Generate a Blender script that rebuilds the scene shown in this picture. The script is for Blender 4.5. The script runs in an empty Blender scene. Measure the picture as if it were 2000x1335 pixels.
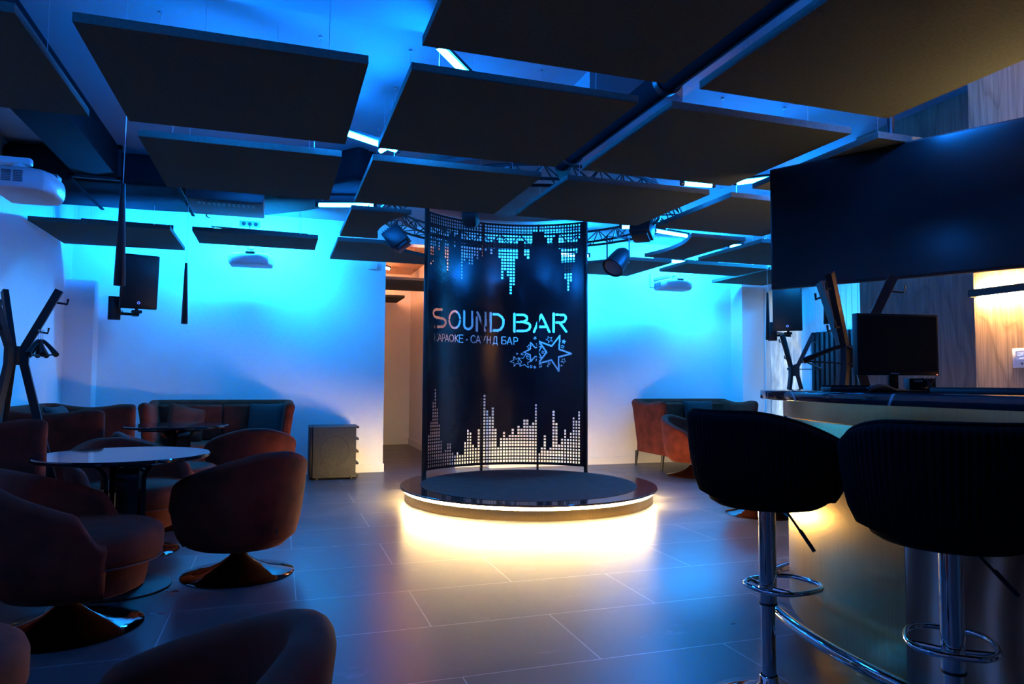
import bpy, math, random
import numpy as np
from mathutils import Vector, Matrix
random.seed(7)
C = bpy.context.scene.collection
scn = bpy.context.scene

# ---------------------------------------------------------------- camera, exposure, world
F_PX, PITCH, ROLL, YAW, CAM_H = 1380.0, 0.0553, 0.0061, 0.3196, 1.175
cd = bpy.data.cameras.new('camera'); cd.sensor_width = 36.0; cd.lens = F_PX / 2000.0 * 36.0
cd.clip_start = 0.05; cd.clip_end = 60
cam = bpy.data.objects.new('camera', cd); C.objects.link(cam)
fw = Vector((math.sin(YAW) * math.cos(PITCH), math.cos(YAW) * math.cos(PITCH), math.sin(PITCH)))
rt = Vector((math.cos(YAW), -math.sin(YAW), 0)); up = rt.cross(fw)
r2 = rt * math.cos(ROLL) + up * math.sin(ROLL); u2 = up * math.cos(ROLL) - rt * math.sin(ROLL)
m3 = Matrix((r2, u2, -fw)).transposed()
cam.matrix_world = Matrix.Translation((0, 0, CAM_H)) @ m3.to_4x4()
scn.camera = cam
scn.view_settings.view_transform = 'Standard'
scn.view_settings.look = 'None'
scn.view_settings.gamma = 1.0
scn.view_settings.use_curve_mapping = False
scn.view_settings.exposure = 0.0
wd = bpy.data.worlds.new('world'); scn.world = wd; wd.use_nodes = True
wd.node_tree.nodes['Background'].inputs[0].default_value = (0.85, 0.95, 1.0, 1)
wd.node_tree.nodes['Background'].inputs[1].default_value = 2.0
scn.cycles.use_denoising = True
scn.cycles.max_bounces = 8
scn.cycles.diffuse_bounces = 5
scn.cycles.sample_clamp_indirect = 6.0

BLUE = (0.005, 0.19, 1.0)
WARM = (1.0, 0.60, 0.20)
ORANGE = (1.0, 0.34, 0.14)
P_LED, P_BACK, P_STAGE, P_CORR, P_SCONCE = 420.0, 1250.0, 300.0, 160.0, 300.0

# ---------------------------------------------------------------- materials
def new_mat(name):
    m = bpy.data.materials.new(name); m.use_nodes = True
    return m, m.node_tree.nodes, m.node_tree.links, m.node_tree.nodes['Principled BSDF']
def ramp(N, L, fac, cols):
    r = N.new('ShaderNodeValToRGB'); L.new(fac, r.inputs[0])
    e = r.color_ramp.elements
    e[0].position, e[0].color = cols[0][0], (*cols[0][1], 1)
    e[1].position, e[1].color = cols[-1][0], (*cols[-1][1], 1)
    for p, c in cols[1:-1]:
        k = e.new(p); k.color = (*c, 1)
    return r.outputs[0]
def coords(N, L, scale=(1, 1, 1), loc=(0, 0, 0), rot=(0, 0, 0)):
    t = N.new('ShaderNodeTexCoord'); mp = N.new('ShaderNodeMapping')
    mp.inputs['Scale'].default_value = scale; mp.inputs['Location'].default_value = loc
    mp.inputs['Rotation'].default_value = rot
    L.new(t.outputs['Object'], mp.inputs['Vector']); return mp.outputs['Vector']
def mat(name, col, rough=0.5, metal=0.0, var=0.12, nscale=8.0, bump=0.0, bscale=200.0, spec=0.5, sheen=0.0, aniso=0.0, coat=0.0, stretch=(1, 1, 1)):
    m, N, L, b = new_mat(name)
    v = coords(N, L, stretch)
    n = N.new('ShaderNodeTexNoise'); n.inputs['Scale'].default_value = nscale; n.inputs['Detail'].default_value = 3
    L.new(v, n.inputs['Vector'])
    lo = tuple(max(0, c * (1 - var)) for c in col); hi = tuple(min(1, c * (1 + var)) for c in col)
    L.new(ramp(N, L, n.outputs['Fac'], [(0.3, lo), (0.7, hi)]), b.inputs['Base Color'])
    b.inputs['Roughness'].default_value = rough; b.inputs['Metallic'].default_value = metal
    b.inputs['Specular IOR Level'].default_value = spec
    b.inputs['Sheen Weight'].default_value = sheen
    if sheen: b.inputs['Sheen Tint'].default_value = (1, 0.45, 0.3, 1)
    b.inputs['Anisotropic'].default_value = aniso
    b.inputs['Coat Weight'].default_value = coat
    if bump:
        n2 = N.new('ShaderNodeTexNoise'); n2.inputs['Scale'].default_value = bscale; L.new(v, n2.inputs['Vector'])
        bp = N.new('ShaderNodeBump'); bp.inputs['Strength'].default_value = bump; bp.inputs['Distance'].default_value = 0.01
        L.new(n2.outputs['Fac'], bp.inputs['Height']); L.new(bp.outputs['Normal'], b.inputs['Normal'])
    return m
def emit(name, col, power):
    m, N, L, b = new_mat(name)
    b.inputs['Base Color'].default_value = (0.8, 0.8, 0.8, 1)
    b.inputs['Emission Color'].default_value = (*col, 1); b.inputs['Emission Strength'].default_value = power
    return m
M = {}
M['paint'] = mat('white_wall_paint', (0.80, 0.79, 0.77), 0.55, var=0.02, nscale=3, bump=0.05, bscale=300)
M['ceil'] = mat('ceiling_paint', (0.27, 0.29, 0.32), 0.8, var=0.05, nscale=2)
M['ceil_dark'] = mat('dark_ceiling_paint', (0.10, 0.10, 0.11), 0.7)
M['panel'] = mat('acoustic_felt', (0.055, 0.066, 0.056), 0.95, var=0.15, nscale=60, bump=0.15, bscale=400, spec=0.1)
M['duct'] = mat('black_duct_wrap', (0.008, 0.009, 0.011), 0.9, bump=0.1, bscale=20, spec=0.03)
M['black'] = mat('black_plastic', (0.008, 0.008, 0.009), 0.45, spec=0.35)
M['blackmetal'] = mat('black_powder_metal', (0.009, 0.010, 0.012), 0.4, spec=0.35)
M['screenmetal'] = mat('gloss_black_sheet', (0.012, 0.015, 0.02), 0.22, var=0.1, nscale=4)
M['chrome'] = mat('polished_chrome', (0.75, 0.76, 0.78), 0.06, 1.0, var=0.02)
M['darkchrome'] = mat('smoked_chrome', (0.20, 0.19, 0.19), 0.07, 1.0, var=0.02)
M['brass'] = mat('brushed_brass', (0.70, 0.50, 0.22), 0.27, 1.0, var=0.10, nscale=3, aniso=0.6, stretch=(60, 60, 0.6))
M['velvet'] = mat('rust_velvet', (0.11, 0.020, 0.011), 0.85, var=0.35, nscale=7, sheen=0.06, spec=0.10)
M['velvet_seam'] = mat('rust_velvet_seam', (0.10, 0.02, 0.015), 0.9, sheen=0.2)
M['velvet_black'] = mat('black_ribbed_velvet', (0.0045, 0.0045, 0.005), 0.9, spec=0.05)
M['pillow_dark'] = mat('dark_cushion_fabric', (0.012, 0.012, 0.014), 0.9)
M['gloss'] = mat('black_gloss_top', (0.010, 0.011, 0.014), 0.05, var=0.2)
M['stagecarpet'] = mat('dark_stage_carpet', (0.075, 0.042, 0.034), 0.9, bump=0.1, bscale=500, spec=0.12)
M['stagegloss'] = mat('gloss_brown_ring', (0.04, 0.028, 0.022), 0.12)
M['white'] = mat('white_plastic', (0.75, 0.76, 0.78), 0.35, var=0.03)
M['greyvent'] = mat('grey_vent', (0.12, 0.14, 0.17), 0.5)
M['glassblack'] = mat('dark_lcd_glass', (0.004, 0.005, 0.006), 0.2, spec=0.35)
M['subgrit'] = mat('textured_speaker_paint', (0.022, 0.020, 0.016), 0.42, var=0.8, nscale=220, bump=0.8, bscale=130)
M['cable'] = mat('steel_cable', (0.55, 0.56, 0.58), 0.3, 0.8)
M['cord_white'] = mat('pale_cable', (0.7, 0.7, 0.72), 0.5)
M['curtain'] = mat('white_curtain', (0.8, 0.8, 0.78), 0.8, var=0.05)
M['led'] = emit('blue_led', (0.004, 0.19, 1.0), P_LED)
M['led_back'] = emit('blue_led_bright', (0.007, 0.30, 1.0), P_BACK)
M['led_stage'] = emit('warm_led_strip', (1.0, 0.68, 0.28), P_STAGE)
M['led_corr'] = emit('orange_led', ORANGE, P_CORR)
M['led_sconce'] = emit('sconce_led', (1.0, 0.62, 0.26), P_SCONCE * 4)
M['red_dot'] = emit('red_indicator', (1.0, 0.12, 0.03), 6)
M['lcd'] = emit('lcd_blue', (0.10, 0.12, 0.35), 0.35)
M['lcd_text'] = emit('lcd_text', (0.8, 0.85, 1.0), 1.4)
M['logo_blue'] = emit('logo_light', (0.10, 0.12, 1.0), 1.5)
M['logo_grey'] = mat('printed_grey', (0.45, 0.5, 0.55), 0.5)

# curtain: some light passes through
m, N, L, b = new_mat('sheer_curtain')
b.inputs['Base Color'].default_value = (0.82, 0.84, 0.82, 1); b.inputs['Roughness'].default_value = 0.9
tr = N.new('ShaderNodeBsdfTranslucent'); tr.inputs[0].default_value = (0.85, 0.9, 0.88, 1)
nz = N.new('ShaderNodeTexNoise'); nz.inputs['Scale'].default_value = 6; L.new(coords(N, L, (1, 3, 0.6)), nz.inputs['Vector'])
L.new(ramp(N, L, nz.outputs['Fac'], [(0.35, (0.35, 0.38, 0.38)), (0.65, (0.9, 0.95, 0.93))]), tr.inputs[0])
mx = N.new('ShaderNodeMixShader'); mx.inputs[0].default_value = 0.6
L.new(b.outputs[0], mx.inputs[1]); L.new(tr.outputs[0], mx.inputs[2]); L.new(mx.outputs[0], N['Material Output'].inputs[0])
M['sheer'] = m
# window glass
m, N, L, b = new_mat('window_glass')
b.inputs['Transmission Weight'].default_value = 1; b.inputs['Roughness'].default_value = 0.0; b.inputs['IOR'].default_value = 1.0
nz = N.new('ShaderNodeTexNoise'); L.new(ramp(N, L, nz.outputs['Fac'], [(0, (0.96, 0.98, 1)), (1, (1, 1, 1))]), b.inputs['Base Color'])
M['glass'] = m

# floor tiles: 1.21 x 0.604 m, half bond
m, N, L, b = new_mat('dark_floor_tile')
v = coords(N, L, (1, 1, 1), (-1.331, -3.397, 0))
bk = N.new('ShaderNodeTexBrick'); bk.inputs['Scale'].default_value = 1
bk.inputs['Brick Width'].default_value = 1.21; bk.inputs['Row Height'].default_value = 0.604
bk.inputs['Mortar Size'].default_value = 0.003; bk.inputs['Mortar Smooth'].default_value = 0.2
bk.inputs['Color1'].default_value = (0.060, 0.058, 0.057, 1); bk.inputs['Color2'].default_value = (0.072, 0.070, 0.068, 1)
bk.inputs['Mortar'].default_value = (0.34, 0.34, 0.34, 1); bk.offset = 0.5
L.new(v, bk.inputs['Vector'])
nz = N.new('ShaderNodeTexNoise'); nz.inputs['Scale'].default_value = 2.2; nz.inputs['Detail'].default_value = 8; nz.inputs['Roughness'].default_value = 0.65
L.new(coords(N, L, (0.6, 2.0, 1)), nz.inputs['Vector'])
mxc = N.new('ShaderNodeMix'); mxc.data_type = 'RGBA'; mxc.blend_type = 'MULTIPLY'; mxc.inputs['Factor'].default_value = 1
L.new(bk.outputs['Color'], mxc.inputs['A']); L.new(ramp(N, L, nz.outputs['Fac'], [(0.3, (0.72, 0.72, 0.72)), (0.7, (1.25, 1.25, 1.25))]), mxc.inputs['B'])
# scuffs and dusty shoe marks
sc = N.new('ShaderNodeTexNoise'); sc.inputs['Scale'].default_value = 3.0; sc.inputs['Detail'].default_value = 10; sc.inputs['Roughness'].default_value = 0.72
L.new(coords(N, L, (1.0, 1.6, 1), (3.1, 1.7, 0)), sc.inputs['Vector'])
scr = ramp(N, L, sc.outputs['Fac'], [(0.60, (0, 0, 0)), (0.74, (1, 1, 1))])
mxs = N.new('ShaderNodeMix'); mxs.data_type = 'RGBA'; mxs.blend_type = 'ADD'; mxs.inputs['Factor'].default_value = 0.10
L.new(mxc.outputs['Result'], mxs.inputs['A']); L.new(scr, mxs.inputs['B'])
L.new(mxs.outputs['Result'], b.inputs['Base Color'])
L.new(ramp(N, L, nz.outputs['Fac'], [(0.3, (0.27,) * 3), (0.7, (0.36,) * 3)]), b.inputs['Roughness'])
b.inputs['Specular IOR Level'].default_value = 0.62
bp = N.new('ShaderNodeBump'); bp.inputs['Strength'].default_value = 0.06; bp.inputs['Distance'].default_value = 0.002
n2 = N.new('ShaderNodeTexNoise'); n2.inputs['Scale'].default_value = 90; n2.inputs['Detail'].default_value = 6
L.new(coords(N, L), n2.inputs['Vector']); L.new(n2.outputs['Fac'], bp.inputs['Height']); L.new(bp.outputs['Normal'], b.inputs['Normal'])
M['floor'] = m

def wood(name, c0, c1, rough=0.45):
    m, N, L, b = new_mat(name)
    v = coords(N, L, (1.5, 1.5, 0.30))
    w = N.new('ShaderNodeTexNoise'); w.inputs['Scale'].default_value = 1.6; w.inputs['Detail'].default_value = 2; w.inputs['Distortion'].default_value = 0.4
    L.new(v, w.inputs['Vector'])
    mm = N.new('ShaderNodeMath'); mm.operation = 'MULTIPLY'; mm.inputs[1].default_value = 13; L.new(w.outputs['Fac'], mm.inputs[0])
    fr = N.new('ShaderNodeMath'); fr.operation = 'FRACT'; L.new(mm.outputs[0], fr.inputs[0])
    v2 = coords(N, L, (90, 90, 2.2)); g = N.new('ShaderNodeTexNoise'); g.inputs['Scale'].default_value = 1; g.inputs['Detail'].default_value = 4; L.new(v2, g.inputs['Vector'])
    a = ramp(N, L, fr.outputs[0], [(0.0, c0), (0.35, c1), (1.0, tuple((x + y) / 2 for x, y in zip(c0, c1)))])
    mxc = N.new('ShaderNodeMix'); mxc.data_type = 'RGBA'; mxc.blend_type = 'MULTIPLY'; mxc.inputs['Factor'].default_value = 0.8
    L.new(a, mxc.inputs['A']); L.new(ramp(N, L, g.outputs['Fac'], [(0.35, (0.55, 0.55, 0.55)), (0.6, (1.05, 1.05, 1.05))]), mxc.inputs['B'])
    L.new(mxc.outputs['Result'], b.inputs['Base Color']); b.inputs['Roughness'].default_value = rough
    return m
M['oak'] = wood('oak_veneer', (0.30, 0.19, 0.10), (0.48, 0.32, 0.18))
M['oak_shaded'] = wood('shaded_oak_veneer', (0.08, 0.05, 0.035), (0.15, 0.10, 0.065))  # shaded copy of the oak: shade beyond the wall lamp put into the colour
M['corr_wood'] = wood('corridor_slat_wood', (0.30, 0.16, 0.08), (0.42, 0.24, 0.13))
# swirled brown marble
m, N, L, b = new_mat('swirled_marble')
w = N.new('ShaderNodeTexWave'); w.inputs['Scale'].default_value = 1.3; w.inputs['Distortion'].default_value = 9; w.inputs['Detail'].default_value = 3; w.inputs['Detail Scale'].default_value = 0.9
w.bands_direction = 'Y'
L.new(coords(N, L, (1, 1.6, 0.55)), w.inputs['Vector'])
L.new(ramp(N, L, w.outputs['Color'], [(0.0, (0.12, 0.065, 0.04)), (0.45, (0.24, 0.15, 0.09)), (0.7, (0.38, 0.28, 0.19)), (1.0, (0.7, 0.58, 0.45))]), b.inputs['Base Color'])
b.inputs['Roughness'].default_value = 0.25
M['marble'] = m
# dark stone with thin pale veins
m, N, L, b = new_mat('black_veined_stone')
vo = N.new('ShaderNodeTexVoronoi'); vo.feature = 'DISTANCE_TO_EDGE'; vo.inputs['Scale'].default_value = 2.2
L.new(coords(N, L, (1, 0.6, 1)), vo.inputs['Vector'])
L.new(ramp(N, L, vo.outputs['Distance'], [(0.0, (0.45, 0.47, 0.5)), (0.008, (0.015, 0.018, 0.022)), (1.0, (0.01, 0.012, 0.016))]), b.inputs['Base Color'])
b.inputs['Roughness'].default_value = 0.06
M['stone'] = m

# ---------------------------------------------------------------- mesh helpers
class MB:
    def __init__(s): s.v = []; s.f = []
    def add(s, vs, fs):
        o = len(s.v); s.v += [tuple(v) for v in vs]; s.f += [tuple(i + o for i in f) for f in fs]; return s
    def box(s, c, d, rz=0.0, rot=None):
        x, y, z = d[0] / 2, d[1] / 2, d[2] / 2
        vs = [Vector((i * x, j * y, k * z)) for k in (-1, 1) for j in (-1, 1) for i in (-1, 1)]
        R = rot if rot is not None else Matrix.Rotation(rz, 3, 'Z')
        vs = [R @ v + Vector(c) for v in vs]
        return s.add(vs, [(0, 2, 3, 1), (4, 5, 7, 6), (0, 1, 5, 4), (1, 3, 7, 5), (3, 2, 6, 7), (2, 0, 4, 6)])
    def box2(s, a, b):
        return s.box([(p + q) / 2 for p, q in zip(a, b)], [abs(q - p) for p, q in zip(a, b)])
    def beam(s, p0, p1, w, t, upv=(0, 0, 1)):
        p0, p1 = Vector(p0), Vector(p1); d = (p1 - p0); L_ = d.length; d.normalize()
        x = d.cross(Vector(upv)); 
        if x.length < 1e-4: x = d.cross(Vector((1, 0, 0)))
        x.normalize(); y = x.cross(d)
        vs = [p + x * (i * w / 2) + y * (j * t / 2) for p in (p0, p1) for j in (-1, 1) for i in (-1, 1)]
        return s.add(vs, [(0, 1, 3, 2), (4, 6, 7, 5), (0, 4, 5, 1), (1, 5, 7, 3), (3, 7, 6, 2), (2, 6, 4, 0)])
    def tube(s, pts, r, n=10, closed=False, cap=True):
        P = [Vector(p) for p in pts]; k = len(P); rr = r if isinstance(r, (list, tuple)) else [r] * k
        prev = None; vs = []
        for i, p in enumerate(P):
            a = P[(i - 1) % k] if (closed or i > 0) else p; b = P[(i + 1) % k] if (closed or i < k - 1) else p
            t = (b - a).normalized()
            if prev is None:
                x = t.cross(Vector((0, 0, 1)))
                if x.length < 1e-3: x = t.cross(Vector((1, 0, 0)))
            else: x = prev - t * prev.dot(t)
            x.normalize(); prev = x; y = t.cross(x)
            vs += [p + (x * math.cos(2 * math.pi * j / n) + y * math.sin(2 * math.pi * j / n)) * rr[i] for j in range(n)]
        fs = []
        for i in range(k if closed else k - 1):
            for j in range(n):
                a, b = i * n + j, i * n + (j + 1) % n; c, d = ((i + 1) % k) * n + (j + 1) % n, ((i + 1) % k) * n + j
                fs.append((a, b, c, d))
        if not closed and cap: fs += [tuple(range(n))[::-1], tuple((k - 1) * n + j for j in range(n))]
        return s.add(vs, fs)
    def lathe(s, prof, c=(0, 0, 0), n=48, a0=0.0, a1=2 * math.pi, closed=True):
        full = abs(a1 - a0 - 2 * math.pi) < 1e-6; k = len(prof); m_ = n if full else n + 1; vs = []
        for i in range(m_):
            a = a0 + (a1 - a0) * i / n
            vs += [(c[0] + r * math.cos(a), c[1] + r * math.sin(a), c[2] + z) for r, z in prof]
        fs = []
        for i in range(n):
            i2 = (i + 1) % m_
            for j in range(k if closed == 'loop' else k - 1):
                j2 = (j + 1) % k
                fs.append((i * k + j, i2 * k + j, i2 * k + j2, i * k + j2))
        return s.add(vs, fs)
    def prism(s, poly, z0, z1):
        n = len(poly)
        vs = [(x, y, z0) for x, y in poly] + [(x, y, z1) for x, y in poly]
        fs = [tuple(range(n))[::-1], tuple(range(n, 2 * n))] + [(i, (i + 1) % n, n + (i + 1) % n, n + i) for i in range(n)]
        return s.add(vs, fs)
    def build(s, name, m, parent=None, bevel=0.0, smooth=35, seg=2, loc=None, rz=0.0, sub=0):
        me = bpy.data.meshes.new(name); me.from_pydata(s.v, [], s.f); me.validate()
        import bmesh
        bm = bmesh.new(); bm.from_mesh(me); bmesh.ops.recalc_face_normals(bm, faces=bm.faces)
        if bevel: 
            es = [e for e in bm.edges if len(e.link_faces) == 2 and e.calc_face_angle(0) > 0.6]
            bmesh.ops.bevel(bm, geom=es, offset=bevel, segments=seg, affect='EDGES', profile=0.5, clamp_overlap=True)
        bm.to_mesh(me); bm.free()
        if smooth: me.shade_smooth(); me.set_sharp_from_angle(angle=math.radians(smooth))
        me.materials.append(M[m] if isinstance(m, str) else m)
        o = bpy.data.objects.new(name, me); C.objects.link(o)
        if parent is not None: o.parent = parent
        if loc is not None: o.location = loc
        o.rotation_euler[2] = rz
        if sub:
            sm = o.modifiers.new('subdivision', 'SUBSURF'); sm.levels = sub; sm.render_levels = sub
        return o
def tag(o, label, cat, group=None, kind=None):
    o['label'] = label; o['category'] = cat
    if group: o['group'] = group
    if kind: o['kind'] = kind
    return o
def struct(o): o['kind'] = 'structure'; return o
def thing(name, label, cat, loc=(0, 0, 0), rz=0.0, group=None):
    o = bpy.data.objects.new(name, None); C.objects.link(o); o.location = loc; o.rotation_euler[2] = rz
    return tag(o, label, cat, group)
def dup(root, loc, rz, label, group=None, scale=None):
    r = root.copy(); C.objects.link(r); r.location = loc; r.rotation_euler[2] = rz; r['label'] = label
    if group: r['group'] = group
    if scale: r.scale = scale
    for ch in list(root.children):
        c = ch.copy(); C.objects.link(c); c.parent = r
        for g in list(ch.children):
            d = g.copy(); C.objects.link(d); d.parent = c
    return r
def txt(body, name, size, m, parent, loc, rot, extr=0.001):
    cu = bpy.data.curves.new(name, 'FONT'); cu.body = body; cu.size = size; cu.extrude = extr; cu.align_x = 'CENTER'; cu.align_y = 'CENTER'
    t = bpy.data.objects.new(name + '_curve', cu); C.objects.link(t)
    dg = bpy.context.evaluated_depsgraph_get(); me = bpy.data.meshes.new_from_object(t.evaluated_get(dg))
    bpy.data.objects.remove(t)
    o = bpy.data.objects.new(name, me); C.objects.link(o); me.materials.clear(); me.materials.append(M[m])
    o.parent = parent; o.location = loc; o.rotation_euler = rot
    return o
def camdir(cx, cd_):
    "room xy direction from camera-plane right/forward components"
    return (cx * math.cos(YAW) + cd_ * math.sin(YAW), -cx * math.sin(YAW) + cd_ * math.cos(YAW))
def face_rz(cx, cd_):
    "rotation so that local +Y looks along the given camera-plane direction"
    x, y = camdir(cx, cd_); return math.atan2(y, x) - math.pi / 2
PI = math.pi

# ================================================================ SETTING
YB, XL, XR, ZC = 9.23, -2.27, 7.0, 3.22
XS, YW = 4.35, 3.446          # sconce wall, wood partition
b = MB(); b.box2((XL - 0.3, -2.3, -0.1), (XR + 0.3, 13.4, 0.0)); struct(b.build('floor', 'floor', smooth=0))
b = MB(); b.box2((XL - 0.3, -2.3, ZC), (XR + 0.3, YB + 0.2, ZC + 0.1)); struct(b.build('ceiling', 'ceil', smooth=0))
b = MB(); b.box2((XL - 0.2, -2.3, 0), (XL, YB + 0.2, ZC)); struct(b.build('wall_left', 'paint', smooth=0))
b = MB()   # back wall with a tall opening to the corridor
b.box2((XL, YB, 0), (1.31, YB + 0.2, ZC)); b.box2((2.75, YB, 0), (XR + 0.2, YB + 0.2, ZC)); b.box2((1.31, YB, 2.98), (2.75, YB + 0.2, ZC))
struct(b.build('wall_back', 'paint', smooth=0))
WY0, WY1, WZ0, WZ1 = 8.16, 8.93, 0.12, 2.55
b = MB()
b.box2((XR, 4.6, 0), (XR + 0.2, WY0, ZC)); b.box2((XR, WY1, 0), (XR + 0.2, YB + 0.2, ZC))
b.box2((XR, WY0, 0), (XR + 0.2, WY1, WZ0)); b.box2((XR, WY0, WZ1), (XR + 0.2, WY1, ZC))
struct(b.build('wall_right', 'paint', smooth=0))
b = MB(); b.box2((XL, -2.3, 0), (XR, -2.1, ZC)); struct(b.build('wall_front', 'ceil_dark', smooth=0))
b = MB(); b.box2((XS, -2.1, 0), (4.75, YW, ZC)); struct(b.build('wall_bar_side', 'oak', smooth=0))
b = MB(); b.box2((4.54, YW, 0), (XR, 4.60, ZC)); struct(b.build('wall_bar_end', 'oak_shaded', smooth=0))
b = MB(); b.box2((XL, 9.0, 0), (-1.98, YB, 2.28)); struct(b.build('trim_1', 'paint', smooth=0))
b = MB(); b.box2((6.60, 8.95, 0), (XR, YB, ZC)); struct(b.build('trim_2', 'paint', smooth=0))
# baseboards
b = MB(); b.box2((-1.98, YB - 0.015, 0), (1.31 + 0.015, YB, 0.105)); b.box2((1.31, YB, 0), (1.325, YB + 0.2, 0.105)); b.box2((2.735, YB - 0.015, 0), (6.60, YB, 0.105))
struct(b.build('baseboard_back', 'paint', bevel=0.003, smooth=0))
b = MB(); b.box2((XL, -2.1, 0), (XL + 0.015, 9.0, 0.105)); struct(b.build('baseboard_left', 'paint', smooth=0))
# ceiling downstand beam close to the camera, and a shallow one across the room
b = MB(); b.box2((XL, 0.8, 3.02), (2.9, 3.62, ZC)); struct(b.build('trim_3', 'ceil', smooth=0))
b = MB(); b.box2((1.9, 4.15, 3.05), (2.6, 6.3, ZC)); struct(b.build('trim_4', 'ceil', smooth=0))
# ribbed white cladding on the right wall
b = MB()
y = 4.75
while y < WY0 - 0.1:
    b.box2((XR - 0.012, y, 0.0), (XR, y + 0.085, 3.2)); y += 0.095
struct(b.build('trim_5', 'paint', bevel=0.003, smooth=0))
# corridor beyond the opening
b = MB(); b.box2((1.0, 13.09, 0), (2.34, 13.25, 3.15)); struct(b.build('wall_corridor_back', 'paint', smooth=0))
b = MB(); b.box2((2.33, 11.0, 0), (2.6, 13.25, 3.15)); b.box2((2.33, YB + 0.2, 0), (2.6, 11.0, 3.15)); struct(b.build('wall_corridor_right', 'paint', smooth=0))
b = MB(); b.box2((0.9, YB + 0.2, 0), (1.05, 13.25, 3.15)); struct(b.build('wall_corridor_left', 'paint', smooth=0))
b = MB(); b.box2((0.9, YB + 0.2, 3.15), (2.8, 13.4, 3.25)); struct(b.build('ceiling_corridor', 'corr_wood', smooth=0))
b = MB(); b.box2((2.6, YB + 0.2, 0), (2.76, YB + 0.35, 3.15)); struct(b.build('wall_corridor_near', 'paint', smooth=0))
b = MB(); b.box2((1.05, 13.075, 0), (2.33, 13.09, 0.12)); b.box2((2.315, YB + 0.2, 0), (2.33, 13.09, 0.12)); struct(b.build('baseboard_corridor', 'paint', smooth=0))
# window with frame, panes and sheer curtain
wf = MB()
for a in ((WY0, WZ0, WY0 + 0.06, WZ1), (WY1 - 0.06, WZ0, WY1, WZ1), (WY0, WZ0, WY1, WZ0 + 0.06), (WY0, WZ1 - 0.06, WY1, WZ1), (8.47, WZ0, 8.52, WZ1)):
    wf.box2((XR + 0.13, a[0], a[1]), (XR + 0.19, a[2], a[3]))
wo = struct(wf.build('window_1', 'white', smooth=0))
b = MB(); b.box2((XR + 0.155, WY0 + 0.06, WZ0 + 0.06), (XR + 0.165, 8.47, WZ1 - 0.06)); b.build('pane', 'glass', wo, smooth=0)
b = MB(); b.box2((XR + 0.155, 8.52, WZ0 + 0.06), (XR + 0.165, WY1 - 0.06, WZ1 - 0.06)); b.build('pane', 'glass', wo, smooth=0)
cv = MB(); n = 90; rows = 8; vs = []
for j in range(rows + 1):
    z = WZ0 + 0.01 + (WZ1 - WZ0 - 0.02) * j / rows
    for i in range(n + 1):
        t = i / n; yy = WY0 + 0.005 + (WY1 - 0.01 - WY0) * t
        vs.append((7.07 + 0.035 * math.sin(t * 40 + 0.5 * math.sin(z * 2)) + 0.012 * math.sin(t * 97 + z), yy, z))
cv.add(vs, [(j * (n + 1) + i, j * (n + 1) + i + 1, (j + 1) * (n + 1) + i + 1, (j + 1) * (n + 1) + i) for j in range(rows) for i in range(n)])
co = cv.build('curtain', 'sheer', smooth=80)
tag(co, 'pleated pale sheer curtain hanging in front of the bright window', 'curtain')

# ================================================================ LIGHTS THAT HANG IN THE ROOM
lamps = []
def led(x0, y0, x1, y1, z, label, m='led', group='blue tube lamps above the ceiling panels', name='tube_lamp', hang=ZC):
    r = thing(name, label, 'lamp', ((x0 + x1) / 2, (y0 + y1) / 2, z), 0, group)
    d = Vector((x1 - x0, y1 - y0, 0)); h = d / 2; u = d.normalized()
    t = MB(); t.tube([-h + u * 0.03, h - u * 0.03], 0.017, 10); t.build('tube', m, r)
    t = MB(); t.beam(-h + Vector((0, 0, 0.028)), h + Vector((0, 0, 0.028)), 0.035, 0.02); t.build('housing', 'blackmetal', r, smooth=0)
    for e in (-h, h):
        t = MB(); t.tube([e, e - (e.normalized()) * 0.03], 0.019, 10); t.build('end_cap', 'blackmetal', r)
    for e in (-h * 0.8, h * 0.8):
        t = MB(); t.tube([e + Vector((0, 0, 0.035)), e + Vector((0, 0, hang - z))], 0.0015, 5); t.build('wire', 'cable', r)
    return r
led(0.68, 3.27, 0.99, 3.66, 2.80, 'blue tube lamp slanting across the gap at the top centre, beside the largest panel')
led(0.22, 4.58, 0.78, 4.94, 2.80, 'blue tube lamp bridging the gap between the two biggest left panels')
led(0.66, 5.10, 0.92, 4.30, 2.83, 'blue tube lamp with only a short tip showing under the central panel')
led(0.30, 6.745, 0.84, 6.57, 2.80, 'long glowing blue tube lamp at the lower left of the panels, near the stage', hang=2.92)
led(3.10, 4.99, 3.40, 4.955, 2.80, 'short blue tube lamp right of centre, the left one of the pair')
led(3.50, 4.84, 3.84, 4.50, 2.80, 'short blue tube lamp beside the television, the right one of the pair')
led(3.80, 6.66, 4.32, 6.80, 2.80, 'bright blue tube lamp just right of the stage spotlight')
led(3.42, 6.72, 3.70, 6.62, 2.82, 'tiny blue tube lamp end glowing beside the stage spotlight')
led(5.05, 7.12, 5.24, 7.06, 2.80, 'small blue tube lamp end in the far right row of panels')
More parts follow.
